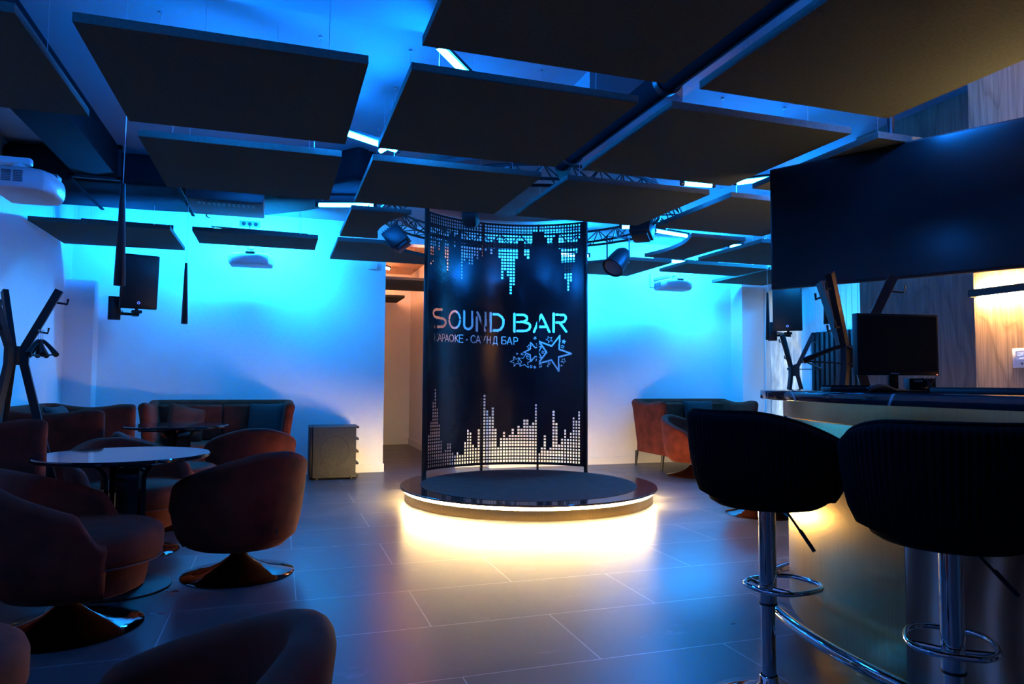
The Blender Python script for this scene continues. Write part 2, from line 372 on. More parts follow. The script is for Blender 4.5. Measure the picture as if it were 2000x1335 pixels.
# luminaires resting above the rear panels that wash the back wall
led(-0.75, 8.55, 0.30, 8.62, 2.86, 'blue tube lamp washing the back wall above the left projector', 'led_back')
led(-2.05, 8.62, -1.15, 8.66, 2.86, 'blue tube lamp washing the far left corner of the back wall')
led(4.90, 8.60, 5.95, 8.62, 2.86, 'blue tube lamp washing the back wall above the right projector', 'led_back')
led(3.20, 8.66, 3.95, 8.62, 2.86, 'blue tube lamp washing the back wall right of the screen', 'led_back')
led(5.60, 6.70, 6.30, 7.00, 2.86, 'added unseen blue tube lamp above the panels near the right window', 'led_back')  # added unseen lamp, turns the pilaster and ribbed wall bluer
led(-0.9, 1.75, -0.4, 1.95, 2.86, 'blue tube lamp overhead near the camera, left of the beam')
led(1.0, 1.5, 1.5, 1.7, 2.86, 'blue tube lamp overhead near the camera, above the largest panel')
led(-0.20, 5.15, 0.20, 5.30, 2.95, 'added blue tube lamp hidden over the second left panel')  # added out of sight for extra blue light at the left
led(-0.45, 3.95, 0.00, 4.25, 2.80, 'added blue tube lamp hidden over the large left panel')  # unseen lamp put in only for its blue light
led(2.90, 2.90, 3.40, 2.60, 2.90, 'added blue tube lamp hidden over the panel nearest the television')  # unseen, added to brighten the upper right with blue
led(4.60, 5.70, 5.20, 5.50, 2.86, 'added blue tube lamp hidden behind the television')  # added lamp out of view, supplies blue light on this side
# corridor lamps
for a in ((1.45, 10.2, 1.85, 10.45), (2.05, 9.75, 2.26, 10.3), (1.3, 11.6, 2.0, 11.8)):
    pass
led(1.72, 9.60, 2.02, 9.95, 2.90, 'orange tube lamp in the corridor, the higher of the two', 'led_corr', 'orange tube lamps in the corridor', hang=3.15)
led(1.30, 10.55, 1.62, 10.95, 2.90, 'orange tube lamp in the corridor, the lower of the two', 'led_corr', 'orange tube lamps in the corridor', hang=3.15)
led(1.25, 12.3, 2.0, 12.4, 2.85, 'orange tube lamp deep in the corridor behind its panels', 'led_corr', 'orange tube lamps in the corridor', hang=3.15)

# ================================================================ CEILING PANELS
PS, PZ, PT = 1.20, 2.635, 0.042
CIR = (2.5, 6.87, 1.60)
LBL = {
 (0, -1): 'dark square acoustic panel cut by the left edge at the top',
 (0, 0): 'large dark square acoustic panel filling the upper left',
 (0, 1): 'dark square acoustic panel just left of the pipe in the centre, under the largest one',
 (0, 2): 'dark square acoustic panel right of the pipe, its corner near the television',
 (0, 3): 'dark acoustic panel mostly hidden behind the top of the television',
 (-1, 1): 'largest dark acoustic panel at the top centre, cut by the frame',
 (-1, 2): 'acoustic panel at the top right with its underside lit yellow',
 (1, 0): 'dark square acoustic panel below the large left one, over the flat black box',
 (1, 1): 'dark square acoustic panel left of the screen top, second row of the centre',
 (1, 2): 'dark square acoustic panel directly above the right edge of the screen',
 (1, 3): 'dark square acoustic panel left of the television, below the pair of short lamps',
 (1, 4): 'sliver of dark acoustic panel behind the left edge of the television',
 (2, 1): 'dark acoustic panel with a curved cut, left of the screen top, upper one',
 (2, 3): 'dark acoustic panel with a curved cut right of the hanging stage spotlight',
 (2, 4): 'dark acoustic panel beside the television with a tiny lamp end at its corner',
 (3, -1): 'thin looking dark acoustic panel in the far left corner by the wall',
 (3, 0): 'narrow dark acoustic panel right above the left projector',
 (3, 1): 'dark acoustic panel with a concave edge, left of the screen above the corridor opening',
 (3, 3): 'dark acoustic panel with a concave edge, right of the screen beneath the stage spotlight',
 (3, 4): 'narrow dark acoustic panel right above the right projector',
 (3, 5): 'dark acoustic panel at the far right above the curtain',
}
for (r, c), lb in LBL.items():
    u, v = -0.834 + 1.4 * c, 3.244 + 1.438 * r
    w, d = PS, 1.18
    if r == 3:
        if c in (0, 4): d = 0.68; v = 7.53
        if c == 5: u = 6.0 + 0.02; w = 0.9; d = 1.3; v = 7.57
    poly = [(u, v), (u + w, v), (u + w, v + d), (u, v + d)]
    if (r, c) in ((2, 1), (2, 3), (3, 1), (3, 3)):
        cx, cy, R = CIR
        # drop the corner that lies inside the circle and follow the arc
        out = []
        segs = 60; pts = []
        for k in range(4):
            p, q = poly[k], poly[(k + 1) % 4]
            for i in range(segs): pts.append((p[0] + (q[0] - p[0]) * i / segs, p[1] + (q[1] - p[1]) * i / segs))
        keep = [math.hypot(p[0] - cx, p[1] - cy) > R for p in pts]
        n = len(pts); st = next(i for i in range(n) if keep[i] and not keep[i - 1])
        seq = [pts[(st + i) % n] for i in range(n) if keep[(st + i) % n]]
        a1 = math.atan2(seq[-1][1] - cy, seq[-1][0] - cx); a0 = math.atan2(seq[0][1] - cy, seq[0][0] - cx)
        da = (a0 - a1 + PI) % (2 * PI) - PI
        arc = [(cx + R * math.cos(a1 + da * i / 16), cy + R * math.sin(a1 + da * i / 16)) for i in range(17)]
        corners = [p for p in seq if p in poly]
        poly = [seq[0]] + corners + arc[:-1] if seq[0] not in corners else corners + arc[:-1]
    cx_, cy_ = u + w / 2, v + d / 2
    root = thing('ceiling_panel', lb, 'ceiling panel', (cx_, cy_, PZ), 0, 'suspended acoustic panels')
    b = MB(); b.prism([(x - cx_, y_ - cy_) for x, y_ in poly], 0, PT); b.build('panel_board', 'panel', root, bevel=0.002, smooth=0)
    for ix, iy in ((0.14, 0.14), (0.86, 0.14), (0.14, 0.86), (0.86, 0.86)):
        x, yy = u + w * ix, v + d * iy
        if (r, c) in ((2, 1), (2, 3), (3, 1), (3, 3)) and math.hypot(x - CIR[0], yy - CIR[1]) < R + 0.08: continue
        zt = (3.02 if (0.8 < yy < 3.62 and x < 2.9) else ZC) - PZ
        if 1.9 < x < 2.6 and 4.15 < yy < 6.3: zt = 3.05 - PZ
        b = MB(); b.tube([(x - cx_, yy - cy_, PT), (x - cx_, yy - cy_, zt)], 0.0016, 5)
        b.tube([(x - cx_, yy - cy_, PT), (x - cx_, yy - cy_, PT + 0.05)], 0.006, 6)
        b.tube([(x - cx_, yy - cy_, zt - 0.012), (x - cx_, yy - cy_, zt)], 0.012, 8)
        b.build('suspension_cable', 'cable', root)
# corridor panels
for i, (x0, y0, x1, y1, z, lb) in enumerate(((1.07, 9.95, 2.28, 11.15, 2.60, 'dark acoustic panel in the corridor, the nearer and larger one'), (1.08, 12.1, 2.05, 13.0, 2.60, 'dark acoustic panel in the corridor, the farther small one'))):
    cx_, cy_ = (x0 + x1) / 2, (y0 + y1) / 2
    root = thing('ceiling_panel', lb, 'ceiling panel', (cx_, cy_, z), 0, 'corridor panels')
    b = MB(); b.box2((x0 - cx_, y0 - cy_, 0), (x1 - cx_, y1 - cy_, 0.04)); b.build('panel_board', 'panel', root, smooth=0)
    for sx in (-1, 1):
        for sy in (-1, 1):
            b = MB(); b.tube([(sx * 0.35, sy * 0.3, 0.04), (sx * 0.35, sy * 0.3, 3.15 - z)], 0.0018, 5); b.build('suspension_cable', 'cable', root)

# round dark disc over the stage
SC = (2.445, 6.835)
root = thing('ceiling_disc', 'large round dark disc hanging over the stage', 'ceiling panel', (SC[0], SC[1], 3.10))
b = MB(); b.lathe([(0, 0), (1.30, 0), (1.31, 0.01), (1.31, 0.04), (1.30, 0.05), (0, 0.05)], n=72); b.build('disc_board', 'ceil_dark', root)
for a in (0.5, 2.1, 3.7, 5.2):
    b = MB(); b.tube([(math.cos(a), math.sin(a), 0.05), (math.cos(a), math.sin(a), ZC - 3.10)], 0.004, 6); b.build('suspension_rod', 'cable', root)

# truss ring around the stage
TR, TZ0, TZ1 = 1.43, 2.84, 2.99
root = thing('lighting_truss', 'round black metal truss ring hanging around the stage', 'truss', (SC[0], SC[1], 0))
n = 72
ch = [[(TR * math.cos(2 * PI * i / n), TR * math.sin(2 * PI * i / n), TZ1) for i in range(n)],
      [((TR - 0.10) * math.cos(2 * PI * i / n), (TR - 0.10) * math.sin(2 * PI * i / n), TZ0) for i in range(n)],
      [((TR + 0.10) * math.cos(2 * PI * i / n), (TR + 0.10) * math.sin(2 * PI * i / n), TZ0) for i in range(n)]]
for c_ in ch:
    b = MB(); b.tube(c_, 0.014, 8, closed=True); b.build('chord', 'blackmetal', root)
b = MB(); k = 36
for i in range(k):
    a, a2 = 2 * PI * i / k, 2 * PI * (i + 0.5) / k; a3 = 2 * PI * (i + 1) / k
    for rr in (TR - 0.10, TR + 0.10):
        p = (rr * math.cos(a), rr * math.sin(a), TZ0); q = (TR * math.cos(a2), TR * math.sin(a2), TZ1); s_ = (rr * math.cos(a3), rr * math.sin(a3), TZ0)
        b.tube([p, q], 0.007, 5); b.tube([q, s_], 0.007, 5)
    b.tube([((TR - 0.1) * math.cos(a), (TR - 0.1) * math.sin(a), TZ0), ((TR + 0.1) * math.cos(a), (TR + 0.1) * math.sin(a), TZ0)], 0.006, 5)
b.build('bracing', 'blackmetal', root)
for a in (0.3, 1.9, 3.4, 5.0):
    b = MB(); b.tube([(TR * math.cos(a), TR * math.sin(a), TZ1), (TR * math.cos(a), TR * math.sin(a), ZC)], 0.006, 6); b.build('hanger_rod', 'cable', root)

# black pipe under the ceiling
root = thing('ceiling_pipe', 'thick round black pipe running away under the ceiling between panels', 'pipe', (2.03, 3.4, 2.86))
b = MB(); b.tube([(0, -2.9, 0), (0, 1.55, 0)], 0.075, 24); b.build('pipe_body', 'duct', root)
for y in (-1.4, 0.0, 1.35):
    b = MB(); b.lathe([(0.078, -0.02), (0.086, -0.02), (0.086, 0.02), (0.078, 0.02)], n=24, closed='loop'); o = b.build('pipe_clamp', 'blackmetal', root); o.rotation_euler = (PI / 2, 0, 0); o.location = (0, y, 0)
    b = MB(); b.tube([(0, y, 0.075), (0, y, 0.16)], 0.006, 6); b.build('clamp_rod', 'cable', root)
# bracket ladder at the end of the pipe
b = MB(); b.beam((2.03, 4.95, 2.80), (2.30, 5.45, 2.84), 0.10, 0.015)
o = b.build('truss_bracket', 'blackmetal', smooth=0); tag(o, 'short metal bracket joining the pipe end to the truss ring', 'bracket')

# ducts at the left
root = thing('air_duct', 'rectangular dark air duct running away at the upper left', 'duct', (-1.535, 4.3, 2.93))
b = MB(); b.box2((-0.165, -2.8, 0), (0.165, 2.6, 0.28)); b.build('duct_body', 'duct', root, bevel=0.004)
b = MB()
for sx in (-0.175, 0.175):
    b.box((sx, 2.58, 0.14), (0.03, 0.035, 0.31))
b.box((0, 2.58, -0.01), (0.38, 0.035, 0.03)); b.box((0, 2.58, 0.27), (0.38, 0.035, 0.03)); b.build('flange', 'blackmetal', root, smooth=0)
root = thing('insulated_duct', 'wide soft black insulated duct crossing below the ceiling at the far left', 'duct', (0, 0, 2.90))
poly = [(-2.27, 6.95), (-2.27, 8.05), (-1.2, 8.02), (-0.2, 7.90), (0.25, 7.5), (0.64, 7.02), (0.95, 6.35), (0.62, 6.05), (0.0, 6.80), (-1.2, 6.93)]
b = MB(); b.prism(poly, 0, 0.29); b.build('duct_body', 'duct', root, bevel=0.06, seg=3, smooth=60)
for x in (-1.75, -0.9):
    b = MB(); b.box2((x, 6.90, -0.008), (x + 0.03, 8.08, 0.004)); b.build('strap', 'duct', root, smooth=0)
root = thing('ceiling_unit', 'flat square black box hanging under the left panel', 'ceiling unit', (-0.46, 6.75, 2.70))
b = MB(); b.box2((-0.31, -0.30, 0), (0.31, 0.30, 0.12)); b.build('housing', 'black', root, bevel=0.012)
b = MB()
for k in range(12): b.box((-0.22 + k * 0.04, -0.18, -0.002), (0.02, 0.12, 0.006))
b.build('grille', 'blackmetal', root, smooth=0)
b = MB(); b.tube([(-0.2, 0.28, -0.02), (-0.2, 0.28, 0.0)], 0.008, 8); b.tube([(-0.2, 0.28, -0.02), (-0.17, 0.28, -0.035)], 0.006, 6); b.build('hook', 'cable', root)

# ================================================================ STAGE
SR, SZ = 1.29, 0.14
root = thing('round_stage', 'low round stage with a glossy rim and a warm glowing light strip', 'stage', (SC[0], SC[1], 0))
b = MB(); b.lathe([(0, 0.0), (SR - 0.045, 0.0), (SR - 0.045, 0.088), (SR - 0.08, 0.088), (SR - 0.08, 0.118), (0, 0.118)], n=128); b.build('drum', 'brass', root)
b = MB(); b.lathe([(0, 0.118), (SR - 0.01, 0.118), (SR, 0.124), (SR, SZ - 0.004), (SR - 0.004, SZ), (0, SZ)], n=128); b.build('rim_plate', 'stagegloss', root)
b = MB(); b.lathe([(0, SZ), (1.09, SZ), (1.09, SZ + 0.003), (0, SZ + 0.003)], n=128); b.build('floor_inlay', 'stagecarpet', root)
b = MB(); b.lathe([(SR - 0.078, 0.090), (SR - 0.040, 0.090), (SR - 0.040, 0.116), (SR - 0.078, 0.116)], n=128, closed='loop'); b.build('light_strip', 'led_stage', root)

# ---------------------------------------------------------------- perforated curved screen
STROKES = [(0.029,[(0.241,1.986),(0.14,1.978),(0.106,1.959),(0.1,1.943)]),(0.029,[(0.097,1.932),(0.113,1.904),(0.142,1.892),(0.202,1.89)]),(0.029,[(0.221,1.887),(0.274,1.882),(0.303,1.862),(0.306,1.848)]),(0.029,[(0.306,1.837),(0.288,1.807),(0.26,1.791),(0.122,1.78)]),(0.0261,[(0.517,1.902),(0.511,1.926),(0.501,1.948),(0.487,1.965),(0.469,1.976),(0.45,1.982)]),(0.0261,[(0.428,1.98),(0.408,1.972),(0.39,1.958),(0.376,1.939),(0.365,1.917),(0.36,1.892)]),(0.0261,[(0.36,1.865),(0.366,1.841),(0.377,1.82),(0.392,1.803),(0.41,1.791),(0.43,1.786)]),(0.0261,[(0.452,1.787),(0.472,1.795),(0.489,1.808),(0.503,1.827),(0.512,1.85),(0.517,1.874)]),(0.029,[(0.573,1.99),(0.575,1.826),(0.586,1.8),(0.603,1.789),(0.62,1.785)]),(0.029,[(0.682,1.989),(0.684,1.826),(0.673,1.802),(0.653,1.789),(0.636,1.784)]),(0.029,[(0.744,1.927),(0.746,1.771)]),(0.029,[(0.751,1.986),(0.782,1.933)]),(0.029,[(0.787,1.914),(0.852,1.775)]),(0.029,[(0.857,1.988),(0.859,1.839)]),(0.029,[(0.921,1.986),(0.923,1.767)]),(0.029,[(0.957,1.975),(1.015,1.974),(1.056,1.948),(1.079,1.914),(1.081,1.891)]),(0.029,[(1.081,1.877),(1.075,1.835),(1.047,1.795),(1.012,1.78),(0.959,1.778)]),(0.029,[(1.215,1.984),(1.217,1.769)]),(0.029,[(1.249,1.975),(1.331,1.973),(1.36,1.957),(1.367,1.939)]),(0.029,[(1.366,1.917),(1.346,1.901),(1.316,1.889),(1.25,1.887)]),(0.029,[(1.331,1.886),(1.381,1.874),(1.403,1.855),(1.406,1.842)]),(0.029,[(1.406,1.828),(1.391,1.8),(1.361,1.783),(1.25,1.779)]),(0.029,[(1.452,1.77),(1.485,1.848)]),(0.029,[(1.491,1.868),(1.539,1.976)]),(0.029,[(1.551,1.958),(1.639,1.77)]),(0.029,[(1.505,1.83),(1.589,1.829)]),(0.029,[(1.69,1.986),(1.691,1.769)]),(0.029,[(1.723,1.974),(1.815,1.97),(1.838,1.951),(1.84,1.934)]),(0.029,[(1.839,1.918),(1.82,1.889),(1.789,1.88)]),(0.029,[(1.724,1.881),(1.764,1.878),(1.846,1.769)]),(0.011,[(0.124,1.701),(0.125,1.623)]),(0.011,[(0.17,1.702),(0.132,1.662)]),(0.011,[(0.137,1.662),(0.173,1.624)]),(0.011,[(0.182,1.624),(0.21,1.704)]),(0.011,[(0.215,1.7),(0.244,1.625)]),(0.011,[(0.197,1.649),(0.226,1.65)]),(0.011,[(0.255,1.705),(0.256,1.625)]),(0.011,[(0.262,1.705),(0.279,1.705),(0.29,1.693),(0.29,1.673),(0.28,1.661),(0.262,1.661)]),(0.011,[(0.301,1.626),(0.324,1.706)]),(0.011,[(0.328,1.702),(0.352,1.626)]),(0.011,[(0.314,1.652),(0.338,1.652)]),(0.011,[(0.393,1.707),(0.37,1.691),(0.364,1.667),(0.371,1.643),(0.394,1.627)]),(0.011,[(0.401,1.707),(0.422,1.692),(0.429,1.667),(0.422,1.643),(0.402,1.627)]),(0.011,[(0.448,1.708),(0.449,1.627)]),(0.011,[(0.493,1.709),(0.456,1.668)]),(0.011,[(0.461,1.668),(0.497,1.627)]),(0.011,[(0.509,1.709),(0.51,1.627)]),(0.011,[(0.52,1.709),(0.56,1.709)]),(0.011,[(0.52,1.67),(0.556,1.67)]),(0.011,[(0.521,1.627),(0.561,1.627)]),(0.011,[(0.726,1.697),(0.709,1.709),(0.7,1.709)]),(0.011,[(0.692,1.709),(0.673,1.693),(0.668,1.668),(0.674,1.644),(0.693,1.627)]),(0.011,[(0.701,1.627),(0.712,1.627),(0.727,1.639)]),(0.011,[(0.737,1.627),(0.763,1.709)]),(0.011,[(0.767,1.705),(0.793,1.626)]),(0.011,[(0.751,1.653),(0.777,1.653)]),(0.011,[(0.803,1.709),(0.83,1.659)]),(0.011,[(0.856,1.708),(0.833,1.642),(0.822,1.626),(0.809,1.626)]),(0.011,[(0.879,1.708),(0.879,1.625)]),(0.011,[(0.92,1.707),(0.921,1.624)]),(0.011,[(0.885,1.666),(0.914,1.666)]),(0.011,[(0.962,1.627),(0.97,1.707)]),(0.011,[(0.97,1.707),(0.999,1.706)]),(0.011,[(0.999,1.699),(0.999,1.627)]),(0.011,[(0.954,1.607),(0.954,1.623),(0.979,1.623)]),(0.011,[(0.985,1.623),(1.011,1.622),(1.011,1.606)]),(0.011,[(1.063,1.705),(1.063,1.621)]),(0.011,[(1.073,1.704),(1.108,1.704)]),(0.011,[(1.073,1.667),(1.098,1.666),(1.114,1.651),(1.114,1.636),(1.099,1.62),(1.074,1.621)]),(0.011,[(1.129,1.619),(1.155,1.702)]),(0.011,[(1.16,1.698),(1.186,1.617)]),(0.011,[(1.143,1.646),(1.17,1.645)]),(0.011,[(1.211,1.701),(1.212,1.617)]),(0.011,[(1.22,1.7),(1.242,1.7),(1.255,1.687),(1.255,1.666),(1.242,1.653),(1.22,1.654)]),(0.016,[(0.611,1.659),(0.616,1.659)]),(0.019,[(1.768,1.724),(1.758,1.559),(1.911,1.505),(1.752,1.466),(1.754,1.299),(1.665,1.43),(1.503,1.387),(1.605,1.525),(1.514,1.654),(1.667,1.597),(1.768,1.724)]),(0.014,[(1.414,1.64),(1.468,1.577),(1.549,1.596),(1.506,1.525),(1.549,1.455),(1.468,1.474),(1.415,1.411),(1.408,1.493),(1.331,1.525),(1.407,1.557),(1.414,1.64)]),(0.008,[(1.355,1.504),(1.371,1.445),(1.431,1.432),(1.379,1.399),(1.385,1.338),(1.338,1.376),(1.282,1.352),(1.304,1.409),(1.263,1.454),(1.324,1.451),(1.355,1.504)]),(0.007,[(1.211,1.472),(1.24,1.439),(1.282,1.453),(1.259,1.414),(1.285,1.378),(1.242,1.388),(1.216,1.352),(1.212,1.397),(1.169,1.41),(1.21,1.428),(1.211,1.472)]),(-1,[(1.821,1.682),(1.826,1.659),(1.85,1.654),(1.828,1.643),(1.831,1.619),(1.813,1.636),(1.791,1.627),(1.801,1.648),(1.785,1.666),(1.809,1.662),(1.821,1.682)]),(-1,[(1.789,1.379),(1.793,1.368),(1.804,1.368),(1.795,1.361),(1.798,1.35),(1.789,1.356),(1.779,1.35),(1.782,1.361),(1.773,1.368),(1.785,1.368),(1.789,1.379)]),(-1,[(1.623,1.375),(1.626,1.363),(1.638,1.361),(1.627,1.355),(1.628,1.342),(1.619,1.351),(1.607,1.346),(1.613,1.357),(1.604,1.366),(1.617,1.365),(1.623,1.375)]),(-1,[(1.459,1.371),(1.469,1.355),(1.487,1.358),(1.475,1.344),(1.483,1.328),(1.466,1.335),(1.453,1.323),(1.455,1.341),(1.439,1.349),(1.456,1.353),(1.459,1.371)]),(-1,[(1.256,1.521),(1.257,1.509),(1.269,1.505),(1.257,1.5),(1.257,1.488),(1.249,1.497),(1.237,1.493),(1.244,1.504),(1.236,1.514),(1.248,1.511),(1.256,1.521)]),(0.004,[(1.807,1.609),(1.808,1.595),(1.823,1.589),(1.808,1.583),(1.807,1.568),(1.797,1.58),(1.782,1.576),(1.79,1.589),(1.782,1.602),(1.797,1.598),(1.807,1.609)]),(0.004,[(1.671,1.705),(1.658,1.68),(1.675,1.657),(1.646,1.662),(1.629,1.639),(1.625,1.667),(1.597,1.676),(1.623,1.689),(1.623,1.717),(1.644,1.697),(1.671,1.705)]),(0.004,[(1.829,1.449),(1.826,1.428),(1.845,1.416),(1.823,1.412),(1.816,1.391),(1.806,1.41),(1.783,1.41),(1.799,1.425),(1.791,1.446),(1.811,1.436),(1.829,1.449)]),(0.004,[(1.547,1.376),(1.539,1.361),(1.548,1.348),(1.532,1.351),(1.522,1.338),(1.52,1.354),(1.504,1.359),(1.519,1.367),(1.52,1.383),(1.531,1.371),(1.547,1.376)]),(0.004,[(1.433,1.36),(1.426,1.35),(1.431,1.339),(1.42,1.343),(1.411,1.334),(1.411,1.346),(1.4,1.352),(1.412,1.356),(1.414,1.368),(1.421,1.358),(1.433,1.36)]),(0.004,[(1.649,1.405),(1.646,1.393),(1.655,1.385),(1.643,1.384),(1.638,1.373),(1.633,1.384),(1.621,1.385),(1.63,1.393),(1.628,1.405),(1.638,1.398),(1.649,1.405)]),(0.004,[(1.423,1.601),(1.41,1.585),(1.418,1.566),(1.399,1.574),(1.384,1.561),(1.385,1.581),(1.368,1.592),(1.387,1.597),(1.392,1.616),(1.403,1.599),(1.423,1.601)]),(0.004,[(1.476,1.707),(1.472,1.696),(1.481,1.687),(1.469,1.687),(1.463,1.677),(1.459,1.688),(1.447,1.691),(1.457,1.697),(1.456,1.71),(1.465,1.702),(1.476,1.707)]),(0.004,[(1.503,1.641),(1.508,1.625),(1.524,1.622),(1.51,1.613),(1.512,1.597),(1.499,1.607),(1.485,1.6),(1.49,1.615),(1.479,1.627),(1.495,1.626),(1.503,1.641)]),(0.004,[(1.317,1.516),(1.317,1.505),(1.327,1.499),(1.316,1.496),(1.314,1.484),(1.307,1.494),(1.296,1.492),(1.303,1.501),(1.298,1.512),(1.309,1.508),(1.317,1.516)]),(0.004,[(1.403,1.504),(1.402,1.488),(1.416,1.479),(1.4,1.476),(1.396,1.46),(1.387,1.474),(1.371,1.473),(1.382,1.485),(1.376,1.5),(1.391,1.494),(1.403,1.504)]),(0.004,[(1.578,1.531),(1.569,1.522),(1.573,1.509),(1.561,1.515),(1.55,1.506),(1.552,1.52),(1.541,1.527),(1.554,1.53),(1.558,1.543),(1.565,1.531),(1.578,1.531)]),(0.004,[(1.501,1.45),(1.502,1.435),(1.515,1.428),(1.501,1.423),(1.499,1.409),(1.49,1.421),(1.475,1.418),(1.484,1.43),(1.477,1.443),(1.491,1.439),(1.501,1.45)])]
NB = [10,14,20,24,18,13,8,4,5,7,7,4,3,4,3,3,7,11,10,6,5,11,21,22,17,15,18,11,5,8,10,8,9,11,9,12,11,14,14,12,13,19,3,5,9,4,5,17,13,6,8,11,8,10,15,14,17]
NT = [16,15,10,8,11,8,6,13,17,5,4,9,5,3,19,13,12,14,14,11,12,9,11,9,8,10,8,5,11,18,15,17,23,20,11,5,5,10,11,7,2,2,2,2,4,7,7,4,3,8,13,18,22,19,14,10,5]
SR2, A0 = 1.25, math.radians(134.1)
S0, S1, ZB0, ZT0 = -0.035, 2.085, 0.185, 3.075
CELL = 0.005
nx, nz = int(round((S1 - S0) / CELL)), int(round((ZT0 - ZB0) / CELL))
solid = np.ones((nz, nx), bool)
ss = S0 + (np.arange(nx) + 0.5) * CELL; zz = ZB0 + (np.arange(nz) + 0.5) * CELL
def hole_rect(a, b_, c, d):
    i0, i1 = np.searchsorted(ss, a), np.searchsorted(ss, b_); j0, j1 = np.searchsorted(zz, c), np.searchsorted(zz, d)
    solid[j0:j1, i0:i1] = False
HP, VP, HW = 0.0351, 0.0366, 0.0115
for k, nrow in enumerate(NB):
    s_ = 0.044 + HP * k
    for j in range(nrow):
        z_ = 0.228 + VP * j; hole_rect(s_ - HW, s_ + HW, z_ - HW, z_ + HW)
for k, nrow in enumerate(NT):
    s_ = 0.044 + HP * k
    for j in range(nrow):
        z_ = 3.040 - VP * j; hole_rect(s_ - HW, s_ + HW, z_ - HW, z_ + HW)
SG, ZG = np.meshgrid(ss, zz)
def seg_dist(p, q, X, Y):
    dx, dy = q[0] - p[0], q[1] - p[1]; L2 = dx * dx + dy * dy + 1e-12
    t = np.clip(((X - p[0]) * dx + (Y - p[1]) * dy) / L2, 0, 1)
    return np.hypot(X - p[0] - t * dx, Y - p[1] - t * dy)
for w_, pts in STROKES:
    a = np.array(pts); pad = max(w_, 0.01)
    i0, i1 = np.searchsorted(ss, a[:, 0].min() - pad), np.searchsorted(ss, a[:, 0].max() + pad)
    j0, j1 = np.searchsorted(zz, a[:, 1].min() - pad), np.searchsorted(zz, a[:, 1].max() + pad)
    X, Y = SG[j0:j1, i0:i1], ZG[j0:j1, i0:i1]
    if w_ < 0:
        ins = np.zeros(X.shape, bool)
        for p, q in zip(pts[:-1], pts[1:]):
            cr = ((p[1] > Y) != (q[1] > Y)) & (X < (q[0] - p[0]) * (Y - p[1]) / (q[1] - p[1] + 1e-12) + p[0]); ins ^= cr
        solid[j0:j1, i0:i1] &= ~ins
    else:
        for p, q in zip(pts[:-1], pts[1:]):
            solid[j0:j1, i0:i1] &= ~(seg_dist(p, q, X, Y) < max(w_ / 2, 0.0027))
def cyl(s_, z_, r=SR2):
    a = A0 - s_ / SR2
    return (r * math.cos(a), r * math.sin(a), z_)
# cut the sheet into rectangles: horizontal runs merged downwards where identical
runs_open = {}; rects = []
for j in range(nz):
    row = solid[j]; cur = {}; i = 0
    while i < nx:
        if row[i]:
            e = i
            while e < nx and row[e] and e - i < 12: e += 1
            cur[(i, e)] = j; i = e
        else: i += 1
    new = {}
    for key in cur:
        new[key] = runs_open.pop(key) if key in runs_open else j
    for key, j0 in runs_open.items(): rects.append((key[0], key[1], j0, j))
    runs_open = new
for key, j0 in runs_open.items(): rects.append((key[0], key[1], j0, nz))
vs, fs = [], []; TH2 = 0.003
for i0, i1, j0, j1 in rects:
    a, c_ = S0 + i0 * CELL, S0 + i1 * CELL; d0, d1 = ZB0 + j0 * CELL, ZB0 + j1 * CELL
    o = len(vs)
    for r_ in (SR2, SR2 + TH2):
        vs += [cyl(a, d0, r_), cyl(c_, d0, r_), cyl(c_, d1, r_), cyl(a, d1, r_)]
    fs += [(o, o + 1, o + 2, o + 3), (o + 7, o + 6, o + 5, o + 4)]
    def bare(ii0, ii1, jj0, jj1):
        ii0, jj0 = max(ii0, 0), max(jj0, 0); return (not solid[jj0:jj1, ii0:ii1].all()) or ii1 > nx or jj1 > nz
    if i0 == 0 or bare(i0 - 1, i0, j0, j1): fs.append((o, o + 3, o + 7, o + 4))
    if i1 >= nx or bare(i1, i1 + 1, j0, j1): fs.append((o + 1, o + 5, o + 6, o + 2))
    if j0 == 0 or bare(i0, i1, j0 - 1, j0): fs.append((o, o + 4, o + 5, o + 1))
    if j1 >= nz or bare(i0, i1, j1, j1 + 1): fs.append((o + 3, o + 2, o + 6, o + 7))
root = thing('perforated_screen', 'tall curved black metal screen cut with bar name, stars and equalizer squares', 'screen', (SC[0], SC[1], SZ))
me = bpy.data.meshes.new('screen_sheet'); me.from_pydata([(x, y, z - SZ) for x, y, z in vs], [], fs); me.materials.append(M['screenmetal'])
# normals follow the cylinder so the sheet reflects as one smooth curve
o = bpy.data.objects.new('screen_sheet', me); C.objects.link(o); o.parent = root
me.shade_smooth()
nn = []
for poly_ in me.polygons:
    pn = poly_.normal
    for li in poly_.loop_indices:
        v_ = me.vertices[me.loops[li].vertex_index].co; rad = Vector((v_.x, v_.y, 0)).normalized()
        d_ = pn.dot(rad)
        nn.append(tuple(rad * (1 if d_ > 0 else -1)) if abs(d_) > 0.9 else tuple(pn))
me.normals_split_custom_set(nn)
for s_ in (S0 - 0.012, S1 + 0.012):
    a = A0 - s_ / SR2
    b = MB(); x, y, _ = cyl(s_, 0); b.box((x, y, (ZC - SZ) / 2), (0.045, 0.03, ZC - SZ), a); b.build('post', 'blackmetal', root, bevel=0.003)
for s_ in (0.83, 1.50):
    a = A0 - s_ / SR2; b = MB(); x, y, _ = cyl(s_, 0, SR2 + 0.03); b.box((x, y, (3.08 - SZ) / 2), (0.03, 0.025, 3.08 - SZ), a); b.build('post', 'blackmetal', root)
for z_ in (0.19, 1.13, 2.12, 3.07):
    b = MB(); b.tube([cyl(S0 + (S1 - S0) * i / 40, z_ - SZ, SR2 + 0.012) for i in range(41)], 0.008, 6); b.build('rib', 'blackmetal', root)

